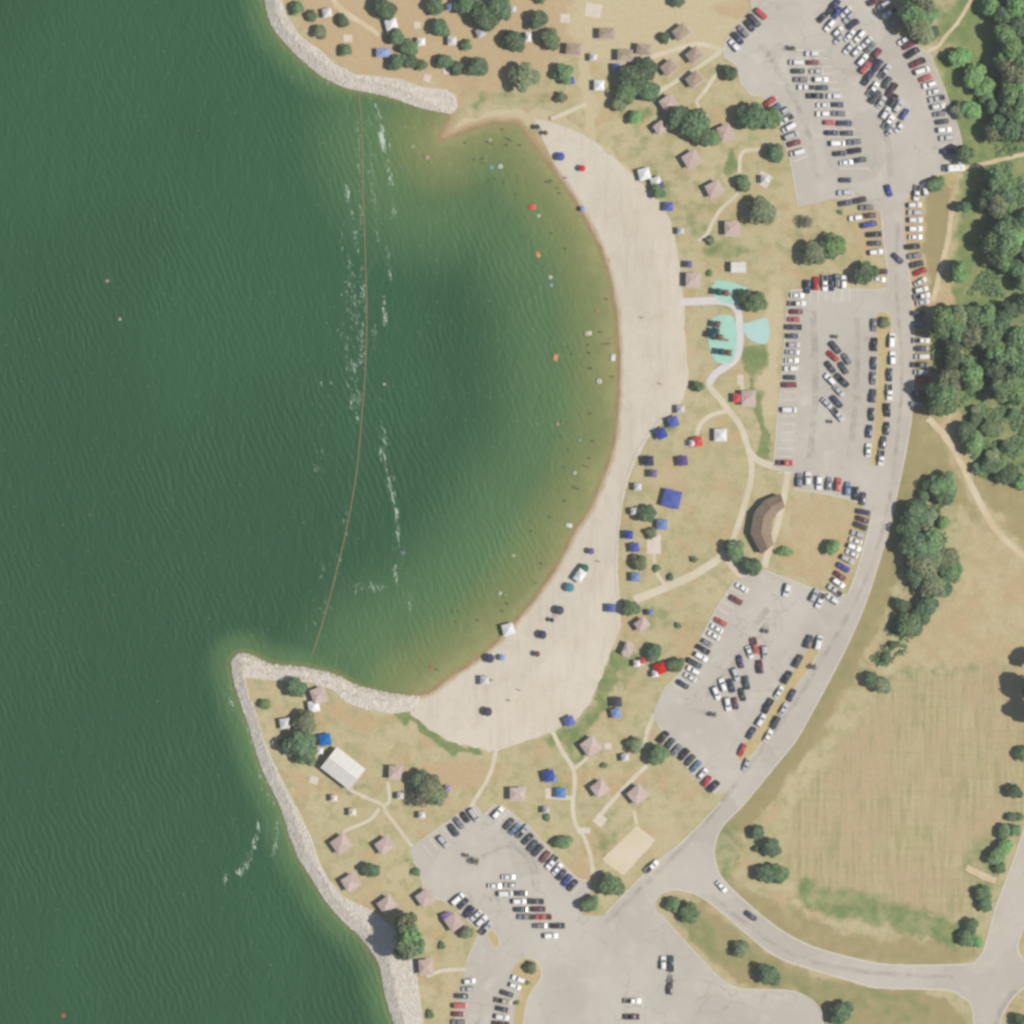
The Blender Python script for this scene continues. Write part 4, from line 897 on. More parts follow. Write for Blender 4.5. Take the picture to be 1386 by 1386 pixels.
grove('among the shelters west of the top lot', 'left', 'trees around the north shelters',
  [(849,104,21,'d'),(871,96,20,'d'),(870,122,19,'d'),(846,124,18),(834,140,13),(857,160,12,'b'),(914,2,12,'d'),(898,52,9),(985,99,13),(913,160,20,'d'),(932,168,25,'d'),(947,183,18,'d'),(963,187,13,'b'),(1016,160,25,'d'),(1040,160,16,'m'),(1045,208,15),(1003,248,13),(889,261,12)], key=0)
grove('between the splash pad and the road', 'left', 'trees around the splash pad',
  [(1025,286,24),(1088,301,12,'s'),(1096,343,21),(1122,335,21,'b'),(1165,371,18,'d'),(1178,367,11),(961,326,7),(1020,409,18),(1007,402,13,'d'),(943,524,9.5)], key=0)
grove('on the lawn beside the lower beach walk', 'top', 'trees on the beach lawn',
  [(874,696,15,'d'),(880,722,9),(863,763,13),(991,744,17),(1014,766,16,'d'),(850,823,14),(881,884,14,'d'),(913,900,13),(1123,741,13,'b'),(1195,437,9,'o')])
grove('on the lawn', 'top', 'lawn bushes', [(889,769,6),(907,781,6,'d'),(939,757,6,'d'),(918,847,5),(740,1106,6),(817,1036,5),(598,1280,6),(582,1373,7),(713,1330,4),(700,1357,4),(960,370,5),(1137,287,4),(563,1180,7)], cat='bush')
tree(1061,747,11,'b','long bright green clipped hedge on the lawn by the bathhouse','lawn bushes',None,1.35,'hedge')
grove('near the lower shelters', 'left', 'trees around the south shelters',
  [(857,1008,13),(888,1020,17,'m'),(759,1140,13,'m',None,1.25),(822,1197,20,'m'),(797,1223,14,'m'),(500,1176,14,'d',None,1.2),(630,1262,11),(717,1309,10)], key=0)
grove('near the tip of the southern point', 'left', 'trees on the southern point',
  [(398,932,17,'d'),(357,953,9,'b'),(410,977,20,'o'),(400,1006,23,'d'),(413,1020,18,'m'),(386,1010,13,'d')], key=0)
grove('of the spreading clump above the lower lot', 'left', 'trees on the southern point', [(576,1064,21,'o'),(562,1080,17,'s'),(589,1078,16),(564,1056,17,'d')], key=0)
grove('of the tall clump at the lower riprap', 'top', 'trees on the southern point', [(545,1247,18,'o',3.4),(552,1264,22,'b',3.0),(551,1284,19,'o',3.2),(563,1276,16,'m',3.6)])
grove('in the grass median by the junction', 'left', 'median trees', [(909,1223,12),(929,1235,16,'m'),(1001,1284,14),(1036,1318,18,'d'),(1135,1369,19,'d'),(1379,1382,13,'d')], key=0)
grove('on the verge south of the field track', 'top', 'field edge trees', [(1021,1126,12,'d'),(1040,1148,16,'d'),(1023,1149,6,'d'),(1032,1181,16,'d'),(1052,1182,16),(1177,922,14,'d'),(1191,925,14)])
grove('in the roadside thicket above the field', 'top', 'roadside thicket trees',
  [(1276,656,18,'m'),(1262,655,14,'d'),(1248,671,9,'d'),(1279,671,15),(1235,694,20,'d'),(1251,702,15),(1275,708,10,'b'),(1228,718,16,'d'),(1236,738,23,'d'),(1256,740,22),(1247,763,23),(1237,777,17,'d'),(1281,757,19,'o'),(1286,773,17),(1259,791,20),(1276,795,14,'d'),(1219,819,11,'d'),(1253,817,15),(1246,835,15,'d'),(1228,847,18),(1220,850,13,'d'),(1199,889,7,'m'),(1209,873,6)])
grove('overhanging the top lot east edge', 'top', 'northeast wood trees', [(1247,7,18,'o',2.6),(1233,20,19,'m',2.6),(1256,19,15,'m'),(1230,36,16,'o',2.4),(1247,44,18,'o'),(1261,46,11,'d')])
grove('beside the trail east of the top lot', 'top', 'northeast wood trees', [(1298,78,17,'b'),(1316,104,19,'b'),(1329,118,16,'b'),(1335,129,12,'m'),(1312,149,15,'b'),(1298,150,12,'o'),(1303,208,14,'m',2.2),(1267,250,12,'m')])
grove('in the northeast wood', 'top', 'northeast wood trees',
  [(1338,11,13,'b'),(1355,22,15),(1376,11,18,'b'),(1358,48,19,'b'),(1377,40,18,'d'),(1367,67,20,'b'),(1382,81,18),(1355,88,16,'b'),(1368,101,20,'o'),(1383,113,18,'b'),(1366,129,18,'b'),(1381,146,19),(1364,153,16),(1349,168,15,'d'),(1340,146,11,'d'),(1367,178,18),(1341,181,14,'o'),(1384,179,16,'d'),(1392,60,18,'b'),(1394,20,16)], hf=2.1)
grove('in the wood beside the dirt track', 'top', 'east wood trees',
  [(1347,246,18,'m'),(1356,262,17),(1341,266,14,'d'),(1347,281,16),(1362,277,12,'b'),(1303,281,9),(1328,275,12,'d'),(1355,312,18),(1340,328,18,'m'),(1358,334,20,'m'),(1371,322,14,'b'),(1350,347,16),(1361,358,12,'b'),(1371,304,10),(1384,294,11,'d'),(1388,337,12,'d'),(1386,350,12,'d'),(1374,364,14,'d'),(1294,364,12,'b'),(1298,375,11,'b'),(1381,385,12,'b')], hf=2.3)
grove('in the wood below the dirt road', 'top', 'east wood trees',
  [(1274,430,16,'b',2.6),(1271,446,16,'m',2.6),(1296,428,17,'o'),(1294,448,18),(1314,430,16),(1315,454,20,'o'),(1333,430,16),(1336,457,20,'m'),(1346,475,16,'b'),(1354,436,16),(1365,419,13,'d'),(1382,412,13,'d'),(1374,457,20),(1364,484,19,'m'),(1379,497,20),(1345,502,17,'d'),(1354,524,20,'m'),(1373,533,18,'b'),(1341,529,13,'d'),(1312,506,16,'b'),(1315,521,14,'b'),(1307,490,12,'m'),(1276,515,18,'o',2.4),(1272,533,20,'m',2.5),(1266,551,15,'m',2.4),(1285,529,14,'o'),(1281,551,12),(1287,486,14,'d'),(1290,470,13,'d')], hf=2.0)
grove('in the scrub beside the pale track', 'top', 'scrub trees',
  [(1305,585,15,'d'),(1316,601,17,'b'),(1336,580,13,'m'),(1348,582,10,'o'),(1319,569,10,'d'),(1341,618,12,'o'),(1334,631,12,'d'),(1363,605,10,'d'),(1370,560,8,'d'),(1361,643,15,'d'),(1352,631,12),(1322,634,9,'m'),(1383,652,12,'b'),(1321,555,8,'o')])
grove('along the right edge of the field', 'top', 'field edge trees',
  [(1397,892,15,'d',2.6),(1400,934,23,'d',2.6),(1404,964,22,'d',2.6),(1382,1019,12,'m'),(1370,1071,13),(1368,1106,8,'d'),(1379,1106,7),(1356,1126,12),(1371,1123,10,'m'),(1345,1158,14),(1356,1146,14,'b'),(1350,1174,10,'m'),(1327,1209,13),(1330,1225,12,'d'),(1305,1268,14,'m'),(1311,1252,12,'d'),(1321,1274,10,'b')])
grove('sapling inside a parking lot', 'top', 'parking lot saplings', [(1072,66,5,'s'),(1124,571,3.5,'s'),(1131,456,4,'s'),(1037,854,4.5,'s'),(966,967,5,'s'),(644,1166,6,'s'),(632,1158,4,'s'),(1101,903,5,'s')], hf=3.0)

# ------------------------------------------------------------------ shelters and buildings
M['roof_pink'] = mat_plain('roof_faded_red', A(208, 185, 175), 0.75, 0.2, 0.07, 1.6, .08)
M['roof_brown'] = mat_plain('roof_shingle_brown', A(184, 165, 144), 0.85, 0.15, 0.08, 1.5, .08)
M['roof_dark'] = mat_plain('roof_shingle_umber', A(158, 138, 118), 0.85, 0.15, 0.10, 1.2)
M['roof_white'] = mat_plain('roof_white_metal', A(232, 228, 220), 0.5, 0.3, 0.04, 0.6)
M['post'] = mat_plain('timber_post', A(110, 92, 76), 0.8, 0.2)
M['slab'] = mat_plain('slab_concrete', A(208, 192, 180), 0.9, 0.15, 0.06, 0.8)
M['block'] = mat_plain('split_block', A(170, 152, 132), 0.9, 0.15, 0.1, 1.0)
M['table'] = mat_plain('table_planks', A(150, 128, 104), 0.8, 0.2)
def roof_panels(parent, w, d, z0, z1, ridge, m, th=.12):
    e = [(-w/2,-d/2),(w/2,-d/2),(w/2,d/2),(-w/2,d/2)]; ra, rb = (-ridge/2, 0), (ridge/2, 0)
    quads = [[e[0],e[1],rb,ra],[e[1],e[2],rb],[e[2],e[3],ra,rb],[e[3],e[0],ra]]
    for q in quads:
        b = MB(); n = len(q); cx = sum(p[0] for p in q)/n; cy = sum(p[1] for p in q)/n; v = []
        for i, p in enumerate(q):
            z = z0 if i < 2 else z1; v.append((p[0] + (cx-p[0])*.006, p[1] + (cy-p[1])*.006, z))
        b.add(v + [(x, y, z - th) for x, y, z in v], [tuple(range(n)), tuple(range(2*n-1, n-1, -1))] + [(i, n+i, n+(i+1)%n, (i+1)%n) for i in range(n)])
        part('roof_panel', b.mesh('roof_panel', M[m]), parent)
    cap = MB()
    for c, rp in zip(e, (ra, rb, rb, ra)): cap.tube((c[0], c[1], z0+.01), (rp[0], rp[1], z1+.02), .06, n=6)
    if ridge > .1: cap.tube((ra[0],0,z1+.02),(rb[0],0,z1+.02),.07,n=6)
    part('ridge_cap', cap.mesh('ridge_cap', M[m]), parent)
def shelter(px, py, w, d, rot, m, label, ridge=0.0, slab=1.0, off=(1.0, .6)):
    x, y = W(px, py); w *= S; d *= S
    o = empty('picnic_shelter', (x, y, gz(px, py)), R(rot), label, 'shelter', 'picnic shelters')
    b = MB(); b.box(-w/2-.2*slab, w/2+.6*slab, -d/2-.5*slab, d/2+.2*slab, -.1, .10); part('slab', b.mesh('slab', M['slab']), o)
    for sx in (-1, 1):
        for sy in (-1, 1):
            p = MB(); p.box(sx*(w/2-.5)-.1, sx*(w/2-.5)+.1, sy*(d/2-.5)-.1, sy*(d/2-.5)+.1, .1, 2.75); part('post', p.mesh('post', M['post']), o)
    roof_panels(o, w, d, 2.75, 3.35, ridge*S, m)
    t = MB(); t.box(-.9,.9,-.4,.4,.82,.88); t.box(-.9,.9,-.85,-.6,.52,.57); t.box(-.9,.9,.6,.85,.52,.57); t.box(-.7,-.6,-.8,.8,.1,.82); t.box(.6,.7,-.8,.8,.1,.82)
    x2, y2 = W(px, py); tb_ = bpy.data.objects.new('picnic_table', t.mesh('picnic_table', M['table'])); tb_.location = (x2, y2, gz(px, py)); tb_.rotation_euler[2] = R(rot); link(tb_)
    tag(tb_, 'picnic table under ' + label.replace('hip-roofed picnic ', ''), 'picnic table', 'picnic tables')
SH = [(821,46,21,14,0,'roof_brown','the low brown shelter nearest the top of the sand track',8),(776,67,20,15,-5,'roof_brown','the brown shelter left of the sand track',8),
 (846,75,21,15,0,'roof_brown','the brown shelter touching the huge tree',8),(871,67,19,14,-8,'roof_brown','the brown shelter right of the one by the huge tree',6),
 (921,44,19,16,38,'roof_brown','the tilted brown shelter beside a small round tree',4),(939,75,19,16,40,'roof_brown','the tilted brown shelter between the two forking paths',4),
 (905,92,19,16,40,'roof_brown','the tilted brown shelter right of the huge tree',4),(939,108,19,16,40,'roof_brown','the tilted brown shelter below the path fork',4),
 (904,140,19,18,35,'roof_pink','the pink shelter above the dark oak clump',3),(893,173,15,14,38,'roof_pink','the pink shelter half hidden at the left of the dark oak clump',2),
 (981,180,17,20,25,'roof_pink','the pink shelter between the two biggest oaks',3),(935,216,20,19,32,'roof_pink','the pink shelter below the dark oak clump',3),
 (966,256,20,18,28,'roof_pink','the pink shelter left of the small round tree by the top lot',3),(990,309,19,19,2,'roof_pink','the pink shelter above the splash pad tree',4),
 (937,379,18,19,0,'roof_pink','the pink shelter at the sand edge by the splash pad',4),(1012,539,18,20,0,'roof_pink','the pink shelter with a red canopy against it',4),
 (868,845,16,14,35,'roof_pink','the small pink shelter at the bend of the lower beach',2),(849,878,11,18,-25,'roof_pink','the narrow pale shelter on the lower beach edge',2),
 (799,1010,21,21,36,'roof_pink','the pink shelter nearest the lower beach path',3),(811,1067,19,18,35,'roof_pink','the pink shelter in the middle of the lower lawn',3),
 (862,1075,21,20,40,'roof_pink','the pink shelter above the volleyball court',3),(700,1074,20,17,0,'roof_pink','the square pink shelter above the lower lot',5),
 (535,1045,17,18,-2,'roof_pink','the pink shelter right of the white pavilion',4),(461,1142,21,20,35,'roof_pink','the pink shelter nearest the lower riprap',3),
 (520,1144,20,18,35,'roof_pink','the pink shelter below the three-way path',3),(474,1194,19,19,32,'roof_pink','the pink shelter left of the oval tree',3),
 (523,1224,20,18,36,'roof_pink','the pink shelter above the tall shoreline clump',3),(575,1215,19,19,36,'roof_pink','the pink shelter at the lower lot west corner',3),
 (614,1248,18,21,35,'roof_pink','the pink shelter behind the slanted car row',3),(576,1308,18,20,4,'roof_pink','the pink shelter right of the widest riprap',4),
 (431,941,18,20,20,'roof_pink','the pink shelter near the tip of the point',3)]
for a in SH:
    lb = a[6].replace('the ', '', 1).replace('shelter', 'hip-roofed picnic shelter', 1)
    shelter(a[0], a[1], a[2], a[3], a[4], a[5], lb, a[7])
def pavilion(px, py, w, d, rot, label, m, z0=3.0, z1=4.3):
    x, y = W(px, py); w *= S; d *= S; o = empty('pavilion', (x, y, gz(px, py)), R(rot), label, 'pavilion')
    b = MB(); b.box(-w/2, w/2+.5, -d/2-.4, d/2, -.1, .1); part('slab', b.mesh('slab', M['slab']), o)
    n = max(2, int(w/3))
    for i in range(n+1):
        for s in (-1, 1):
            p = MB(); xx = -w/2+.5 + (w-1)*i/n; p.box(xx-.12, xx+.12, s*(d/2-.5)-.12, s*(d/2-.5)+.12, .1, z0); part('post', p.mesh('post', M['post']), o)
    k = max(2, int(w / 2.1))
    for s in (-1, 1):
        for i in range(k):
            a, c = -w/2 + w*i/k + .012, -w/2 + w*(i+1)/k - .012
            q = MB(); v = [(a, s*d/2, z0), (c, s*d/2, z0), (c, 0, z1), (a, 0, z1)]
            q.add(v + [(p[0], p[1], p[2]-.1) for p in v], [(0,1,2,3),(7,6,5,4),(0,4,5,1),(1,5,6,2),(2,6,7,3),(3,7,4,0)]); part('roof_sheet', q.mesh('roof_sheet', M[m]), o)
    cp = MB(); cp.tube((-w/2,0,z1+.02),(w/2,0,z1+.02),.12,n=6); part('ridge_cap', cp.mesh('ridge_cap', M[m]), o)
pavilion(464.5, 1039.5, 49, 36, -38, 'large white metal-roofed pavilion on the southern point', 'roof_white')
pavilion(999, 362, 20, 14, 0, 'small flat white shelter above the splash pad', 'roof_white', 2.6, 2.9)

def bathhouse():
    cx, cy = 1034, 708; x0, y0 = W(cx, cy)
    o = empty('bathhouse', (x0, y0, 0), 0, 'long angled bathhouse with brown shingle roof above the south lot', 'building')
    out = [(1056,668),(1034,677),(1020,694),(1015,722),(1030,750)]; inn = [(1062,686),(1052,694),(1045,705),(1043,720),(1047,737)]
    L = lambda p, z: (W(*p)[0]-x0, W(*p)[1]-y0, z)
    mid = [((a[0]+b[0])/2, (a[1]+b[1])/2) for a, b in zip(out, inn)]
    def lerp(a, b, u): return (a[0]+(b[0]-a[0])*u, a[1]+(b[1]-a[1])*u)
    for i in range(4):
        for e in (out, inn):
            q = MB(); v = [L(e[i], 3.0), L(e[i+1], 3.0), L(mid[i+1], 4.5), L(mid[i], 4.5)]
            q.add(v + [(p[0], p[1], p[2]-.15) for p in v], [(0,1,2,3),(7,6,5,4),(0,4,5,1),(1,5,6,2),(2,6,7,3),(3,7,4,0)]); part('roof_panel', q.mesh('roof_panel', M['roof_dark']), o)
            a, b = lerp(e[i], mid[i], .2), lerp(e[i+1], mid[i+1], .2)
            wv = MB(); wv.add([L(a,0),L(b,0),L(b,3.0),L(a,3.0),L(lerp(a,mid[i],.1),0),L(lerp(b,mid[i+1],.1),0),L(lerp(b,mid[i+1],.1),3.0),L(lerp(a,mid[i],.1),3.0)],
                [(0,1,2,3),(7,6,5,4),(0,3,7,4),(1,5,6,2),(3,2,6,7)]); part('wall', wv.mesh('wall', M['block']), o)
        c = MB(); c.tube(L(mid[i],4.52), L(mid[i+1],4.52), .1, n=6); part('ridge_cap', c.mesh('ridge_cap', M['roof_dark']), o)
    for e0, e1, m0 in ((out[0], inn[0], mid[0]), (out[4], inn[4], mid[4])):
        g = MB(); a, b = lerp(e0, m0, .2), lerp(e1, m0, .2); g.add([L(a,0),L(b,0),L(b,3.2),L(m0,4.35),L(a,3.2)], [(0,1,2,3,4)]); part('gable_wall', g.mesh('gable_wall', M['block']), o)
    for u in (.3, .6):
        v = MB(); v.box(-.25,.25,-.25,.25,0,.35); part('roof_vent', v.mesh('roof_vent', M['roof_brown']), o, L(lerp(mid[1], inn[2], u*.4), 4.15))
bathhouse()

# ------------------------------------------------------------------ canopies and beach umbrellas
CLOTH = {'blue': A(84, 98, 178), 'navy': A(66, 70, 100), 'white': A(232, 230, 228), 'red': A(220, 68, 62), 'light blue': A(140, 160, 205), 'purple': A(112, 96, 150), 'green': A(70, 120, 104), 'bright blue': A(66, 128, 200),
         'teal': A(96, 150, 160), 'brown': A(120, 98, 74), 'charcoal': A(72, 72, 86), 'lilac': A(170, 140, 196), 'pale grey': A(206, 204, 206), 'cream': A(222, 212, 192)}
CM = {k: mat_plain('canvas_' + k.replace(' ', '_'), c, 0.8, 0.2, 0.06, 1.0, .12) for k, c in CLOTH.items()}
M['pole'] = mat_plain('canopy_pole', A(170, 172, 176), 0.4, 0.4, 0.05, Metallic=0.4)
leg = MB(); leg.tube((0,0,0),(0,0,2.1),.03,n=6); LEGM = leg.mesh('canopy_leg', M['pole'])
_can = {}
def canopy_mesh(colour):
    if colour not in _can:
        b = MB(); b.add([(-.5,-.5,2.1),(.5,-.5,2.1),(.5,.5,2.1),(-.5,.5,2.1),(-.12,-.12,2.75),(.12,-.12,2.75),(.12,.12,2.75),(-.12,.12,2.75),(0,0,2.95),
                          (-.5,-.5,1.85),(.5,-.5,1.85),(.5,.5,1.85),(-.5,.5,1.85)],
                        [(0,1,5,4),(1,2,6,5),(2,3,7,6),(3,0,4,7),(4,5,8),(5,6,8),(6,7,8),(7,4,8),(9,10,1,0),(10,11,2,1),(11,12,3,2),(12,9,0,3)])
        _can[colour] = b.mesh('canopy_top', CM[colour])
    return _can[colour]
def canopy(px, py, w, rot, colour, label, d=None):
    x, y = W(px, py); w *= S; d = (d * S) if d else w
    o = empty('canopy', (x, y, gz(px, py) + .03), R(rot), label, 'canopy', 'pop-up canopies')
    part('canopy_top', canopy_mesh(colour), o, scale=(w, d, 1))
    for sx in (-1, 1):
        for sy in (-1, 1): part('leg', LEGM, o, (sx*w*.48, sy*d*.48, 0))
_umb = {}
def umbrella(px, py, colour, label, r=1.25):
    x, y = W(px, py)
    if colour not in _umb:
        n = 8; v = [(0,0,2.25)] + [(math.cos(i*math.pi/4)*.55, math.sin(i*math.pi/4)*.55, 2.1) for i in range(n)] + [(math.cos(i*math.pi/4), math.sin(i*math.pi/4), 1.78) for i in range(n)]
        f = [(0,1+i,1+(i+1)%n) for i in range(n)] + [(1+i,9+i,9+(i+1)%n,1+(i+1)%n) for i in range(n)]; b = MB(); b.add(v, f); _umb[colour] = b.mesh('umbrella_cloth', CM[colour])
    o = empty('beach_umbrella', (x, y, gz(px, py) + .04), trng.uniform(0, 1), label, 'umbrella', 'beach umbrellas')
    part('umbrella_cloth', _umb[colour], o, scale=(r, r, 1)); part('pole', LEGM, o, scale=(1, 1, 1.06))
for c in [
 (911,571,14,20,'blue','blue canopy, upper of the pair on the lawn below the round bush'),(895,587,14,25,'blue','blue canopy, lower of the pair on the lawn below the round bush'),
 (921,554,11,0,'pale grey','pale grey canopy on the sand edge above the blue pair'),(944,598,13,10,'red','red canopy at the end of the curved side path'),(937,600,8,0,'white','small white canopy touching the red one by the side path'),
 (975,589,17,0,'white','large white canopy inside the path loop'),(878,624,13,5,'navy','navy canopy on the lawn edge left of the loop'),(924,624,13,10,'purple','violet blue canopy in the middle of the loop lawn'),
 (884,641,10,0,'purple','small violet canopy just below the navy one'),(909,675,24,-15,'blue','biggest blue canopy on the loop lawn'),(863,659,10,0,'white','white canopy alone beside the lower beach walk'),
 (858,692,9,5,'white','white canopy half under the tree by the beach walk'),(896,710,14,0,'light blue','light blue canopy right of the beach walk trees'),(851,724,11,0,'blue','blue canopy at the sand edge by two trees'),
 (859,741,12,10,'blue','blue canopy just above the dark tree on the beach walk'),(860,781,12,0,'light blue','light blue canopy just below the dark tree on the beach walk'),
 (827,823,11,0,'blue','blue canopy in front of the leaning tree on the sand'),(880,829,8,0,'light blue','tiny pale blue canopy on the lawn by the small pink shelter'),
 (688,852,16,15,'white','white canopy at the waterline of the lower beach'),(656,921,12,0,'pale grey','pale canopy near the bottom waterline'),
 (771,976,13,25,'blue','blue canopy on the lower edge of the sand'),(835,950,13,5,'charcoal','charcoal canopy, upper of two on the green strip'),(834,965,13,15,'light blue','pale blue canopy, lower of two on the green strip'),
 (893,905,15,20,'red','bright red canopy on the pad by the south lot'),(870,894,8,0,'red','small red canopy below the dark round tree'),(862,898,9,0,'white','small white canopy beside the small red one'),(887,912,9,0,'white','white canopy just below the bright red one'),
 (872,236,16,15,'white','white canopy on the upper beach edge'),(888,247,14,20,'white','white canopy above the small tree on the upper beach edge'),(894,251,9,20,'purple','violet canopy peeking behind the white one by the small tree'),
 (905,280,12,0,'blue','blue canopy on the sand edge left of the curving path'),(932,358,9,0,'purple','small violet canopy above the sand edge shelter'),(921,313,9,0,'pale grey','pale small canopy on the upper lawn edge'),
 (1035,243,11,0,'white','white canopy on a pad west of the top lot'),(998,539,12,0,'red','red canopy pushed against the pink shelter'),
 (834,91,9,0,'blue','blue canopy at the shaded corner of the huge tree'),(773,110,9,10,'blue','blue canopy under the last campground tree'),(811,116,14,0,'white','white canopy right of the sand track'),
 (803,78,10,0,'white','small white canopy on the sand track'),(443,18,12,10,'white','white canopy near the top of the upper shore'),(530,34,16,15,'white','large white canopy in the upper campground'),
 (570,57,11,0,'white','white canopy between two campground trees'),(612,56,12,0,'white','white canopy right of the middle campground trees'),(609,10,9,20,'light blue','pale blue canopy beside the huge campground tree'),
 (651,45,12,25,'pale grey','pale canopy below the huge campground tree'),(694,13,9,0,'pale grey','pale canopy at the right of the huge campground tree'),
 (386,979,14,10,'white','white canopy left of the big trees on the point'),(440,1001,16,10,'bright blue','bright blue canopy above the white pavilion'),(433,1016,9,0,'white','small white canopy beside the bright blue one'),(425,956,15,10,'white','white canopy against the shelter near the point tip'),
 (477,1099,10,0,'cream','cream canopy in the middle of the point lawn'),(452,1080,9,0,'cream','cream canopy below the white pavilion'),(542,1077,9,0,'white','white canopy left of the spreading clump'),(571,1103,9,0,'white','white canopy below the spreading clump'),
 (606,1067,8,10,'lilac','lilac canopy right of the spreading clump'),(743,1050,15,15,'blue','blue canopy on the lawn left of the forking path'),(750,1054,8,15,'light blue','pale blue canopy touching the lawn blue one'),(759,1073,13,0,'bright blue','bright blue canopy on a pad beside the path'),
 (739,1096,9,0,'pale grey','pale canopy above the bush by the lower lot'),(846,1025,10,10,'pale grey','pale canopy below the paired round trees'),(605,1241,12,20,'lilac','lilac canopy at the left of the car row shelter')]: canopy(*c)
canopy(519, 72, 19, 0, 'light blue', 'long pale blue canopy beside the shore trees of the campground', 12)
canopy(715, 51, 8, 0, 'white', 'narrow upright white canopy between two campground trees', 13)
canopy(785, 779, 17, 55, 'white', 'long white canopy on the narrow part of the beach', 12)
for u in [(758.5,212,'blue','blue umbrella on the upper beach',1.6),(788,228,'red','red umbrella on the upper beach',1.2),(727,172,'charcoal','dark umbrella at the very top of the sand',1.0),(738,180,'brown','brown umbrella near the top of the sand',.9),
 (800,746,'purple','violet umbrella on the narrow part of the beach',1.2),(791,769,'green','green umbrella above the long white canopy',1.6),(771,795,'teal','teal umbrella below the long white canopy',1.7),(757,826,'charcoal','charcoal umbrella in the middle of the lower sand',1.7),
 (734,859,'navy','navy umbrella on the open lower sand',1.6),(663,891,'navy','navy umbrella near the lower waterline',1.7),(680,890,'light blue','pale blue umbrella right of the navy one by the waterline',1.2),(727,885,'brown','brown umbrella on the lower sand',1.1),
 (660,963,'charcoal','charcoal umbrella nearest the bottom of the sand',1.7),(789,283,'light blue','pale blue umbrella at the waterline of the upper beach',1.0),(747,839,'charcoal','small charcoal umbrella below the mid-beach one',.9)]: umbrella(*u)

# ------------------------------------------------------------------ playground on the splash pad
M['play_teal'] = mat_plain('play_teal', A(44, 92, 88), 0.5, 0.3); M['play_brown'] = mat_plain('play_brown', A(140, 100, 84), 0.5, 0.3)
def play_tower(px, py, rot, label, n=2, slide=True):
    x, y = W(px, py); o = empty('play_structure', (x, y, .09), R(rot), label, 'playground')
    for i in range(n):
        xx = (i - (n-1)/2) * 2.6
        for sx in (-1, 1):
            for sy in (-1, 1):
                p = MB(); p.tube((xx+sx*.8, sy*.8, 0), (xx+sx*.8, sy*.8, 3.0), .06, n=6); part('post', p.mesh('post', M['play_brown']), o)
        d = MB(); d.box(xx-.85, xx+.85, -.85, .85, 1.3, 1.42); part('deck', d.mesh('deck', M['play_brown']), o)
        r = MB(); r.add([(xx-1.1,-1.1,3.0),(xx+1.1,-1.1,3.0),(xx+1.1,1.1,3.0),(xx-1.1,1.1,3.0),(xx,0,3.9)], [(0,1,4),(1,2,4),(2,3,4),(3,0,4),(3,2,1,0)]); part('roof', r.mesh('play_roof', M['play_teal' if i % 2 == 0 else 'play_brown']), o)
    if n > 1:
        b = MB(); b.box(-(n-1)*1.3, (n-1)*1.3, -.45, .45, 1.3, 1.38); part('bridge', b.mesh('bridge', M['play_brown']), o)
    if slide:
        s = MB(); xe = (n-1)*1.3 + .85; rg = []
        for u in np.linspace(0, 1, 7):
            zz = 1.4 * (1-u)**1.4 + .25; rg.append([(xe+u*2.6,-.35,zz+.25),(xe+u*2.6,-.35,zz),(xe+u*2.6,.35,zz),(xe+u*2.6,.35,zz+.25),(xe+u*2.6,.3,zz+.06),(xe+u*2.6,-.3,zz+.06)])
        s.loft(rg); part('slide', s.mesh('slide', M['play_brown']), o)
play_tower(977, 396, -10, 'dark teal spray structure on the upper turquoise pad', 2, True)
play_tower(970, 444, 80, 'tall dark teal play tower on the main turquoise pad', 2, False)
play_tower(969, 455, -20, 'dark teal play tower with brown slide on the main turquoise pad', 2, True)
play_tower(981, 477, -8, 'small dark play tower at the lower end of the main turquoise pad', 2, False)

# ------------------------------------------------------------------ swim area: buoy line, floats, swimmers, foam
M['rope'] = mat_plain('buoy_rope', A(158, 138, 102), 0.8, 0.2); M['buoy'] = mat_plain('buoy_float', A(172, 148, 104), 0.5, 0.3)
bl = smooth_line([(486,128),(490,190),(491,260),(494,340),(496,420),(494,500),(488,580),(482,640),(472,700),(456,770),(440,830),(423,884)], 10)
bx, by = W(486, 128); bo = empty('swim_buoy_line', (bx, by, WATER_Z), 0, 'long orange-brown buoy line closing off the swimming cove', 'buoy line')
rp = MB()
for a, b in zip(bl[:-1], bl[1:]):
    p, q = W(*a), W(*b); rp.tube((p[0]-bx, p[1]-by, .03), (q[0]-bx, q[1]-by, .03), .2, n=6)
part('rope', rp.mesh('buoy_rope', M['rope']), bo)
fl = MB(); fl.loft([[(math.cos(a)*r, math.sin(a)*r, z) for a in np.linspace(0, 2*math.pi, 9)[:-1]] for z, r in ((-.12,.12),(-.04,.24),(.1,.26),(.2,.14))]); FLM = fl.mesh('buoy_float', M['buoy'], True)
for p in bl[1:-1]:
    q = W(*p); part('float', FLM, bo, (q[0]-bx, q[1]-by, .04))
FLC = {'red': A(226, 92, 80), 'white': A(230, 230, 226), 'orange': A(222, 150, 96), 'pink': A(226, 172, 160), 'light blue': A(150, 182, 204), 'green': A(130, 190, 110), 'cream': A(214, 206, 176), 'purple': A(150, 128, 168)}
FM = {k: mat_plain('vinyl_' + k.replace(' ', '_'), c, 0.35, 0.4, 0.03) for k, c in FLC.items()}
_ring = {}
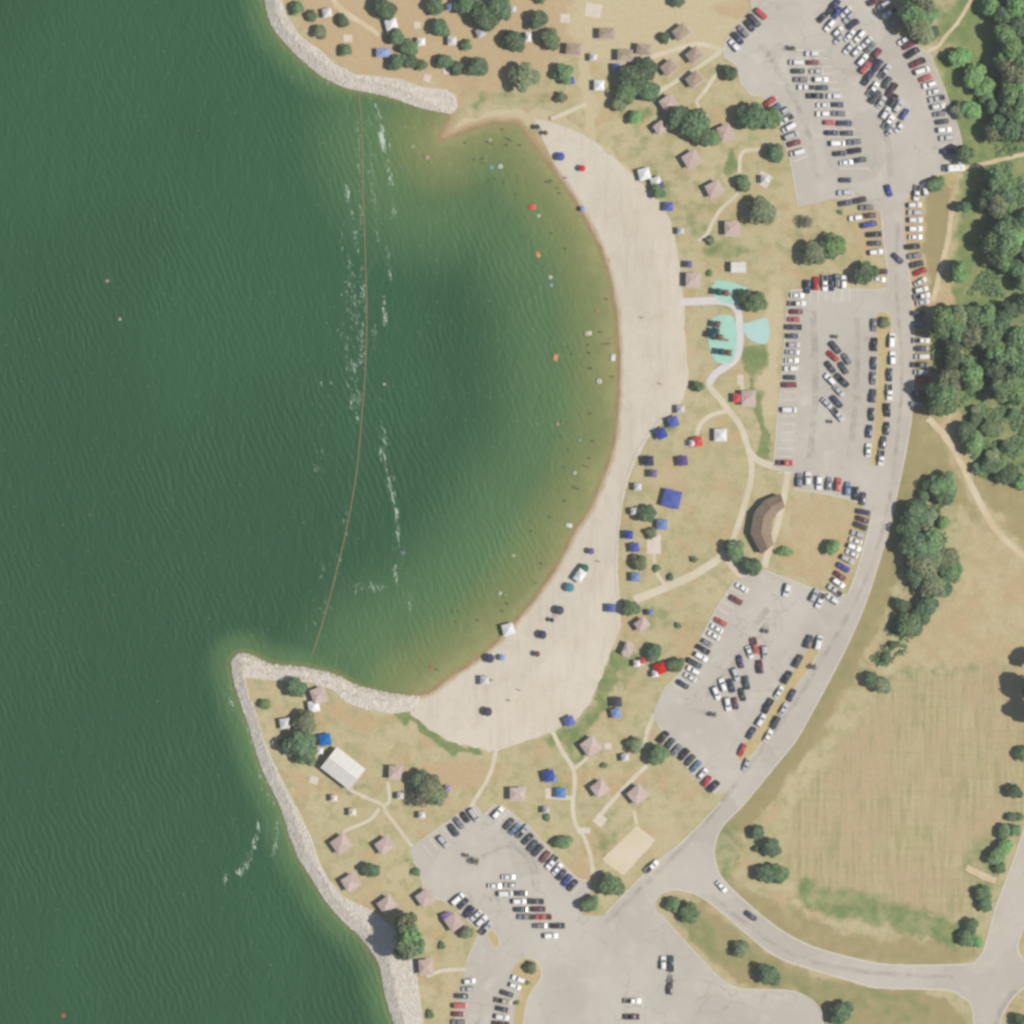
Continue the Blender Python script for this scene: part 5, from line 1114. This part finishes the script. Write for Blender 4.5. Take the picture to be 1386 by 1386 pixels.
def swim_float(px, py, colour, label, r=.62, raft=False):
    x, y = W(px, py)
    if (colour, raft) not in _ring:
        b = MB()
        if raft:
            for i in range(4): b.loft([[(xx, -.45+.3*i+math.cos(a)*.17*s, .08+math.sin(a)*.11*s) for a in np.linspace(0, 2*math.pi, 9)[:-1]] for xx, s in ((-.98,.5),(-.9,1),(.9,1),(.98,.5))])
        else:
            rings = [[(math.cos(u)*(.44+.2*math.cos(v)), math.sin(u)*(.44+.2*math.cos(v)), .08+.18*math.sin(v)) for v in np.linspace(0, 2*math.pi, 9)[:-1]] for u in np.linspace(0, 2*math.pi, 17)]
            b.loft(rings, caps=False)
        _ring[(colour, raft)] = b.mesh('swim_float', FM[colour], True)
    o = bpy.data.objects.new('swim_raft' if raft else 'swim_ring', _ring[(colour, raft)]); o.location = (x, y, WATER_Z + .02); o.rotation_euler[2] = trng.uniform(0, 3); s = r/.62*.8; o.scale = (s, s, s); link(o)
    tag(o, label, 'float', 'inflatables in the cove')
for f in [(578,213,'pink','pink ring near the upper end of the buoy line',.9),(583,219,'green','green ring just below the pink one',.5),(665,226,'light blue','pale blue ring in the upper cove',.9),(677,225,'white','white ring beside the pale blue one',1.0),
 (663,189,'cream','cream ring close to the upper shore',.7),(720,280,'red','big red raft in the upper cove',1.1,True),(729,292,'white','white ring just below the big red raft',.7),(728,344,'orange','orange raft off the middle beach',.9,True),
 (745,375,'white','white ring off the middle beach',.8),(746,386,'light blue','pale blue ring just below the white one off the middle beach',.8),(752,484,'orange','orange raft opposite the splash pad',1.0,True),(811,516,'white','white ring near the middle shore',1.1),
 (808,421,'orange','orange ring near the shore at the splash pad',.7),(796,451,'cream','cream raft in the shallows at the splash pad',1.0,True),(830,484,'white','long white raft at the waterline',1.0,True),(755,574,'pink','pink ring in the lower middle cove',.6),
 (785,596,'light blue','pale blue ring in the lower middle cove',.6),(778,640,'white','white ring off the narrow beach',.7),(770,711,'white','white raft at the narrow beach waterline',.9,True),(583,903,'red','red ring near the lower riprap',.7),
 (695,752,'cream','cream ring off the lower beach',.7),(677,803,'white','white ring off the lower beach',.7),(684,806,'green','green ring off the lower beach',.5),(545,748,'purple','purple ring among the lower whitecaps',.6),(145,380,'pink','pink ring far out on the open lake',.7),
 (162,432,'cream','cream ring far out on the open lake',.6),(85,1375,'red','red ring at the bottom of the open lake',.9),(520,520,'cream','cream ring right of the buoy line',.6),(543,226,'purple','purple ring right of the upper whitecaps',.5)]: swim_float(*f[:3], f[3] , *(f[4:]))
for o in list(COL.objects):
    if o.get('category') == 'float': o['label'] = o['label'].replace('ring', 'inflatable ring', 1).replace('raft', 'inflatable raft', 1)

# whitecaps: thin foam patches strewn along the wave crests
def mat_foam():
    m, t, out = nodes('foam'); P = position(t)
    d = t.nodes.new('ShaderNodeBsdfDiffuse'); d.inputs['Color'].default_value = A(214, 230, 212); tr = t.nodes.new('ShaderNodeBsdfTransparent'); mx = t.nodes.new('ShaderNodeMixShader')
    t.links.new(ramp(t, noise(t, P, 2.5, 4, 0.7), 0.3, 0.55, 0.3, 0.95), mx.inputs[0]); t.links.new(tr.outputs[0], mx.inputs[1]); t.links.new(d.outputs[0], mx.inputs[2]); t.links.new(mx.outputs[0], out.inputs[0]); return m
M['foam'] = mat_foam()
def foam():
    r = np.random.default_rng(9); V, F = [], []
    def fleck(px, py, a, b, rot):
        x, y = W(px, py); n = len(V); c, s = math.cos(rot), math.sin(rot)
        for i in range(7):
            u = i*2*math.pi/7; k = r.uniform(.65, 1.25); V.append((x + c*math.cos(u)*a*k - s*math.sin(u)*b*k, y + s*math.cos(u)*a*k + c*math.sin(u)*b*k, WATER_Z + .03 + r.uniform(0, .02)))
        F.append(tuple(range(n, n+7)))
    lines = [([(510,140),(517,180),(524,215),(530,260),(533,290)],150,3,1.3),([(515,182),(519,198)],70,2,1.6),([(468,250),(476,290),(484,340)],90,3,1),([(473,350),(479,400),(486,450),(490,500)],150,3,1),([(478,490),(484,540),(484,570)],90,3,1),
      ([(520,405),(521,438)],50,2,1.3),([(506,445),(511,500)],60,2.5,1),([(525,335),(529,382)],40,2,1),([(500,190),(504,240),(508,290)],50,3,.8),([(490,220),(491,300)],40,2,.9),([(492,380),(494,480)],60,2,.9),([(460,440),(470,500)],40,3,.9),
      ([(516,610),(526,650),(533,680)],80,3,1.2),([(536,690),(539,725)],70,2,1.4),([(545,745),(552,800),(556,830)],50,4,1),([(535,770),(536,785)],30,2,1.2),([(480,795),(520,796)],50,5,1),([(438,760),(432,800),(425,850)],40,4,.8),([(440,520),(432,600),(430,640)],40,6,.8),
      ([(376,1105),(374,1135),(366,1160)],60,2,1),([(350,1115),(345,1140),(336,1165),(322,1183)],90,2,1.3),([(306,1189),(303,1193)],16,2,1.3),([(332,960),(340,1000),(352,1050),(372,1095)],90,4,.8),([(306,930),(314,960)],20,4,.9),([(515,560),(522,600)],40,4,.9),([(555,170),(563,215)],25,4,.8),([(430,100),(470,128),(520,136)],20,4,.6),([(484,160),(487,260),(490,380),(490,480),(484,560)],220,2.5,.75),([(470,380),(476,470),(478,560)],130,3,.8),([(500,160),(506,260),(512,330)],90,3,.7),([(512,520),(520,590),(530,660),(540,740)],110,4,.8),([(462,300),(466,420),(470,520)],90,4,.7),([(470,690),(455,770),(436,840)],70,5,.7)]
    for pts, n, w, k in lines:
        L = smooth_line(pts, 8)
        for _ in range(int(n * 1.4)):
            i = r.integers(0, len(L)-1); u = r.random(); p = (L[i][0]+(L[i+1][0]-L[i][0])*u, L[i][1]+(L[i+1][1]-L[i][1])*u)
            if mnoise.noise((p[0]*.15, p[1]*.06, 4.0)) < r.uniform(-.5, .3): continue
            z_ = min(2.2, r.lognormal(-.45, .55)) * k
            fleck(p[0]+r.normal()*w*.7, p[1]+r.normal()*3, .068*z_, .5*z_*r.uniform(.6, 1.4), R(8)+r.normal()*.15)
    for _ in range(900):
        px, py = r.uniform(-20, 640), r.uniform(-20, 1400)
        if heights(np.array([px]), np.array([py]))[0][0] < WATER_Z - .6: fleck(px, py, r.uniform(.03,.08), r.uniform(.1,.3), R(8)+r.normal()*.3)
    for _ in range(260):
        px, py = r.uniform(560, 800), r.uniform(180, 900)
        if heights(np.array([px]), np.array([py]))[0][0] < WATER_Z - .3: fleck(px, py, r.uniform(.05,.12), r.uniform(.06,.2), r.uniform(0,3))
    tag(link(bpy.data.objects.new('foam', mesh('foam', V, F, M['foam']))), 'white foam flecks streaking the lake along the wave crests', 'foam', kind='stuff')
foam()

# ------------------------------------------------------------------ worn marks on paving, beach edging
def stain_material():
    m, t, out = nodes('tyre_stain'); P = position(t)
    d = t.nodes.new('ShaderNodeBsdfPrincipled'); d.inputs['Base Color'].default_value = A(142, 136, 128); setin(d, Roughness=0.9)
    tr = t.nodes.new('ShaderNodeBsdfTransparent'); mx = t.nodes.new('ShaderNodeMixShader')
    t.links.new(ramp(t, noise(t, P, 0.22, 5, 0.7), 0.36, 0.68, 0.0, 0.2), mx.inputs[0]); t.links.new(tr.outputs[0], mx.inputs[1]); t.links.new(d.outputs[0], mx.inputs[2])
    t.links.new(mx.outputs[0], out.inputs[0]); return m
M['stain'] = stain_material()
for i, (pts, w) in enumerate([([(1394,1330),(1372,1344),(1355,1366),(1347,1394)], 7), ([(652,1160),(680,1146),(704,1152),(718,1172),(722,1200)], 5), ([(690,1140),(716,1156),(728,1184),(728,1206)], 4), ([(1036,92),(1046,74),(1060,62)], 14), ([(1018,850),(1030,836),(1040,824)], 9),
        ([(930,960),(950,964),(966,968)], 7), ([(1216,300),(1213,360),(1215,420),(1221,500),(1214,600),(1203,680),(1185,750),(1160,812)], 5), ([(1160,812),(1120,880),(1080,945),(1030,1015),(985,1075),(940,1130),(880,1190),(820,1250)], 6), ([(1140,20),(1170,80),(1196,150),(1206,240)], 9), ([(1030,60),(1062,110),(1090,170),(1106,240)], 8), ([(1100,420),(1104,520),(1096,620)], 9), ([(1160,430),(1160,520),(1150,620)], 8), ([(1060,820),(1000,890),(950,950)], 9), ([(960,1210),(1010,1250),(1070,1290),(1160,1314),(1290,1322)], 6)]):
    sheet('tyre_stain', jitter(ribbon_poly(smooth_line(pts, 5), w), 1.2, 60+i, 4), 0.086 + .0006*i, M['stain'])
be = smooth_line([(924,548),(899,562),(880,585),(862,611),(848,648),(840,684),(835,730),(833,770),(835,806)], 5)
kb = [(W(*p), gz(*p)) for p in be]; mbk = MB()
for (a, za), (b, zb_) in zip(kb[:-1], kb[1:]):
    mbk.tube((a[0], a[1], za+.08), (b[0], b[1], zb_+.08), .14, n=6)
link(bpy.data.objects.new('beach_kerb', mbk.mesh('beach_kerb', M['rock'])))['kind'] = 'structure'

# ------------------------------------------------------------------ people on the sand and in the shallows
SKIN = mat_plain('skin', A(206, 164, 138), 0.6, 0.3, 0.05); HAIR = mat_plain('hair', A(70, 56, 46), 0.7, 0.2)
SUIT = {k: mat_plain('swimwear_' + k, c, 0.7, 0.2) for k, c in (('blue', A(70,90,170)), ('red', A(200,70,70)), ('black', A(50,50,56)), ('green', A(80,140,100)))}
def person_mesh(wade):
    J = [(0,0,.95),(0,0,1.15),(0,0,1.38),(0,0,1.5),(0,.02,1.62),(0,.03,1.72), (.17,0,1.42),(.36,.02,1.2),(.5,.1,1.02),(.54,.14,.94), (-.17,0,1.42),(-.34,.05,1.18),(-.38,.2,1.0),(-.38,.27,.96),
         (.09,0,.9),(.11,.02,.5),(.12,0,.09),(.12,.14,.04), (-.09,0,.9),(-.12,.1,.52),(-.12,.0,.1),(-.12,.14,.04)]
    E = [(0,1),(1,2),(2,3),(3,4),(4,5),(2,6),(6,7),(7,8),(8,9),(2,10),(10,11),(11,12),(12,13),(0,14),(14,15),(15,16),(16,17),(0,18),(18,19),(19,20),(20,21)]
    Rd = [.14,.13,.15,.055,.10,.085,.06,.045,.035,.03,.06,.045,.035,.03,.085,.06,.04,.03,.085,.06,.04,.03]
    me = bpy.data.meshes.new('person_cage'); me.from_pydata(J, E, []); ob = bpy.data.objects.new('person_cage', me); COL.objects.link(ob)
    sk_ = ob.modifiers.new('skin', 'SKIN'); ob.modifiers.new('sub', 'SUBSURF').levels = 1
    lay = me.skin_vertices[0].data
    for i, r_ in enumerate(Rd): lay[i].radius = (r_, r_ * (.75 if i < 3 else 1))
    lay[0].use_root = True
    dg = bpy.context.evaluated_depsgraph_get(); m2 = bpy.data.meshes.new_from_object(ob.evaluated_get(dg)); bpy.data.objects.remove(ob)
    m2.materials.clear(); m2.materials.append(SKIN); m2.name = 'person_body'
    m2.polygons.foreach_set('use_smooth', np.ones(len(m2.polygons), bool)); return m2
PB = person_mesh(False)
hb = MB(); hb.loft([[(math.cos(a)*r_, .02+math.sin(a)*r_*1.1, z) for a in np.linspace(0, 2*math.pi, 9)[:-1]] for z, r_ in ((1.66,.115),(1.74,.12),(1.8,.09),(1.83,.03))]); HB = hb.mesh('hair', HAIR, True)
ST = {}
for k, mm in SUIT.items():
    b = MB(); b.loft([[(math.cos(a)*w_, math.sin(a)*w_*.8, z) for a in np.linspace(0, 2*math.pi, 11)[:-1]] for z, w_ in ((.72,.21),(.85,.205),(1.0,.175))]); ST[k] = b.mesh('trunks', mm, True)
for x, y, k, sub, lb in [(731,174,'blue',0,'standing beside the dark umbrella at the top of the sand'),(741,182,'red',0,'standing beside the brown umbrella'),(767,241,'black',.3,'wading at the upper waterline'),(757,255,'blue',.8,'waist deep off the upper waterline'),
   (742,246,'red',.9,'in the upper cove below the rings'),(700,262,'black',1.1,'swimming left of the big red raft'),(737,360,'green',1.0,'in the water between orange raft and white ring'),(770,470,'blue',.9,'in the shallows right of the orange raft'),(815,450,'red',.4,'wading by the splash pad shore'),
   (800,560,'black',.8,'wading above the narrow beach'),(760,590,'blue',1.0,'in the water by the pink ring'),(746,700,'red',.8,'wading off the narrow beach'),(690,948,'black',0,'on the open lower sand'),(704,934,'blue',0,'near the pale canopy on the lower sand'),
   (667,921,'green',0,'right of the pale canopy'),(753,834,'red',0,'below the charcoal umbrella'),(811,760,'black',0,'near the sand edge by the violet umbrella'),(870,430,'blue',0,'alone on the wide sand by the splash pad'),(895,520,'red',0,'alone on the sand above the blue canopies'),(648,840,'black',.9,'wading off the lower beach')]:
    q = W(x, y); o = empty('person', (q[0], q[1], max(gz(x, y), WATER_Z - sub) + .03), trng.uniform(0, 6), f'person in {k} swimwear {lb}', 'person', 'beachgoers')
    part('body', PB, o); part('hair', HB, o); part('swim_trunks', ST[k], o)

sw = random.Random(8); keys = list(ST)
bn = 0
for t_ in sorted(sw.randrange(12, len(sh_b) - 6) for _ in range(62)):
    a, b = sh_b[t_], sh_b[t_+1]; d = 8 + 85 * sw.random() ** 1.3
    nx, ny = -(b[1]-a[1]), (b[0]-a[0]); L_ = math.hypot(nx, ny) or 1; x, y = a[0] + nx/L_*d, a[1] + ny/L_*d
    if gz(x, y) >= WATER_Z: x, y = a[0] - nx/L_*d*-1, a[1] + ny/L_*d
    if gz(x, y) >= WATER_Z - .02: continue
    q = W(x, y); k = sw.choice(keys); bn += 1
    o = empty('person', (q[0], q[1], max(gz(x, y), WATER_Z - 1.15) + .02), sw.uniform(0, 6), f'bather in {k} swimwear, {nth(bn)} from the upper end of the beach shallows', 'person', 'bathers in the shallows')
    part('body', PB, o); part('hair', HB, o); part('swim_trunks', ST[k], o)

# ------------------------------------------------------------------ undergrowth below the woods (uncountable scrub)
def undergrowth():
    r = np.random.default_rng(21); P = []
    zones = [([(1345,-20),(1410,-20),(1410,655),(1330,650),(1310,600),(1300,560),(1262,540),(1262,424),(1300,418),(1320,380),(1330,235),(1350,210),(1335,150),(1350,80)], 3400), ([(1225,690),(1280,660),(1285,780),(1240,840)], 260), ([(1215,820),(1235,880),(1190,905),(1180,890)], 120)]
    for poly, n in zones:
        xs = [p[0] for p in poly]; ys = [p[1] for p in poly]; k = 0; Q = []
        q = np.stack([r.uniform(min(xs), max(xs), n*4), r.uniform(min(ys), max(ys), n*4)], -1); q = q[inside(q[:,0], q[:,1], poly)]
        dens = vnoise(q[:,0], q[:,1], 16, 77) + .4*vnoise(q[:,0], q[:,1], 6, 78); q = q[(dens > .62) & (seg_dist(q[:,0], q[:,1], [(1310,226),(1350,217),(1400,206)]) > 6) & (seg_dist(q[:,0], q[:,1], [(1262,408),(1355,412)]) > 11) & (seg_dist(q[:,0], q[:,1], [(1295,572),(1310,552),(1328,540)]) > 9)]; P.append(q[:n])
    P = np.vstack(P); n = len(P); m = 7
    sz = r.uniform(.35, 1.1, n); C = np.stack([(P[:,0]-CX)*S, (CY-P[:,1])*S, np.zeros(n)], -1)
    C = np.repeat(C, m, 0) + r.normal(size=(n*m, 3))*np.repeat(sz, m)[:,None]*np.array([.5,.5,.22]) + np.repeat(sz, m)[:,None]*np.array([0,0,.5])
    nr = r.normal(size=(n*m,3))*.5 + np.array([0,0,1]); nr /= np.linalg.norm(nr,axis=1)[:,None]; a = np.cross(nr, r.normal(size=(n*m,3))); a /= np.linalg.norm(a,axis=1)[:,None]; b = np.cross(nr, a)
    s_ = (np.repeat(sz, m)*r.uniform(.3,.6,n*m))[:,None]
    V = np.stack([C+a*s_, C+b*s_, C-a*s_, C-b*s_], 1).reshape(-1,3); V[:,2] = np.maximum(V[:,2], .02)
    me = mesh('undergrowth', V, np.arange(len(V)).reshape(-1,4), LEAF['m'])
    ta = me.attributes.new('tone', 'FLOAT', 'POINT'); ta.data.foreach_set('value', np.repeat(r.random(n*m), 4).astype(np.float32))
    tag(link(bpy.data.objects.new('undergrowth', me)), 'low green scrub covering the ground of the eastern woods', 'scrub', kind='stuff')
undergrowth()

# ------------------------------------------------------------------ summer haze between the land and the aircraft
hv = MB(); hv.box(-4300, 4300, -4300, 4300, -11.6, CAM_H + 15)
hm = bpy.data.materials.new('haze_air'); hm.use_nodes = True; ht = hm.node_tree; ht.nodes.clear()
ho = ht.nodes.new('ShaderNodeOutputMaterial'); pv = ht.nodes.new('ShaderNodeVolumePrincipled')
pv.inputs['Color'].default_value = (.86, .90, .95, 1); pv.inputs['Density'].default_value = 0.000031; pv.inputs['Anisotropy'].default_value = 0.0
ht.links.new(pv.outputs[0], ho.inputs['Volume'])
haze = link(bpy.data.objects.new('haze', hv.mesh('haze', hm))); haze['kind'] = 'stuff'
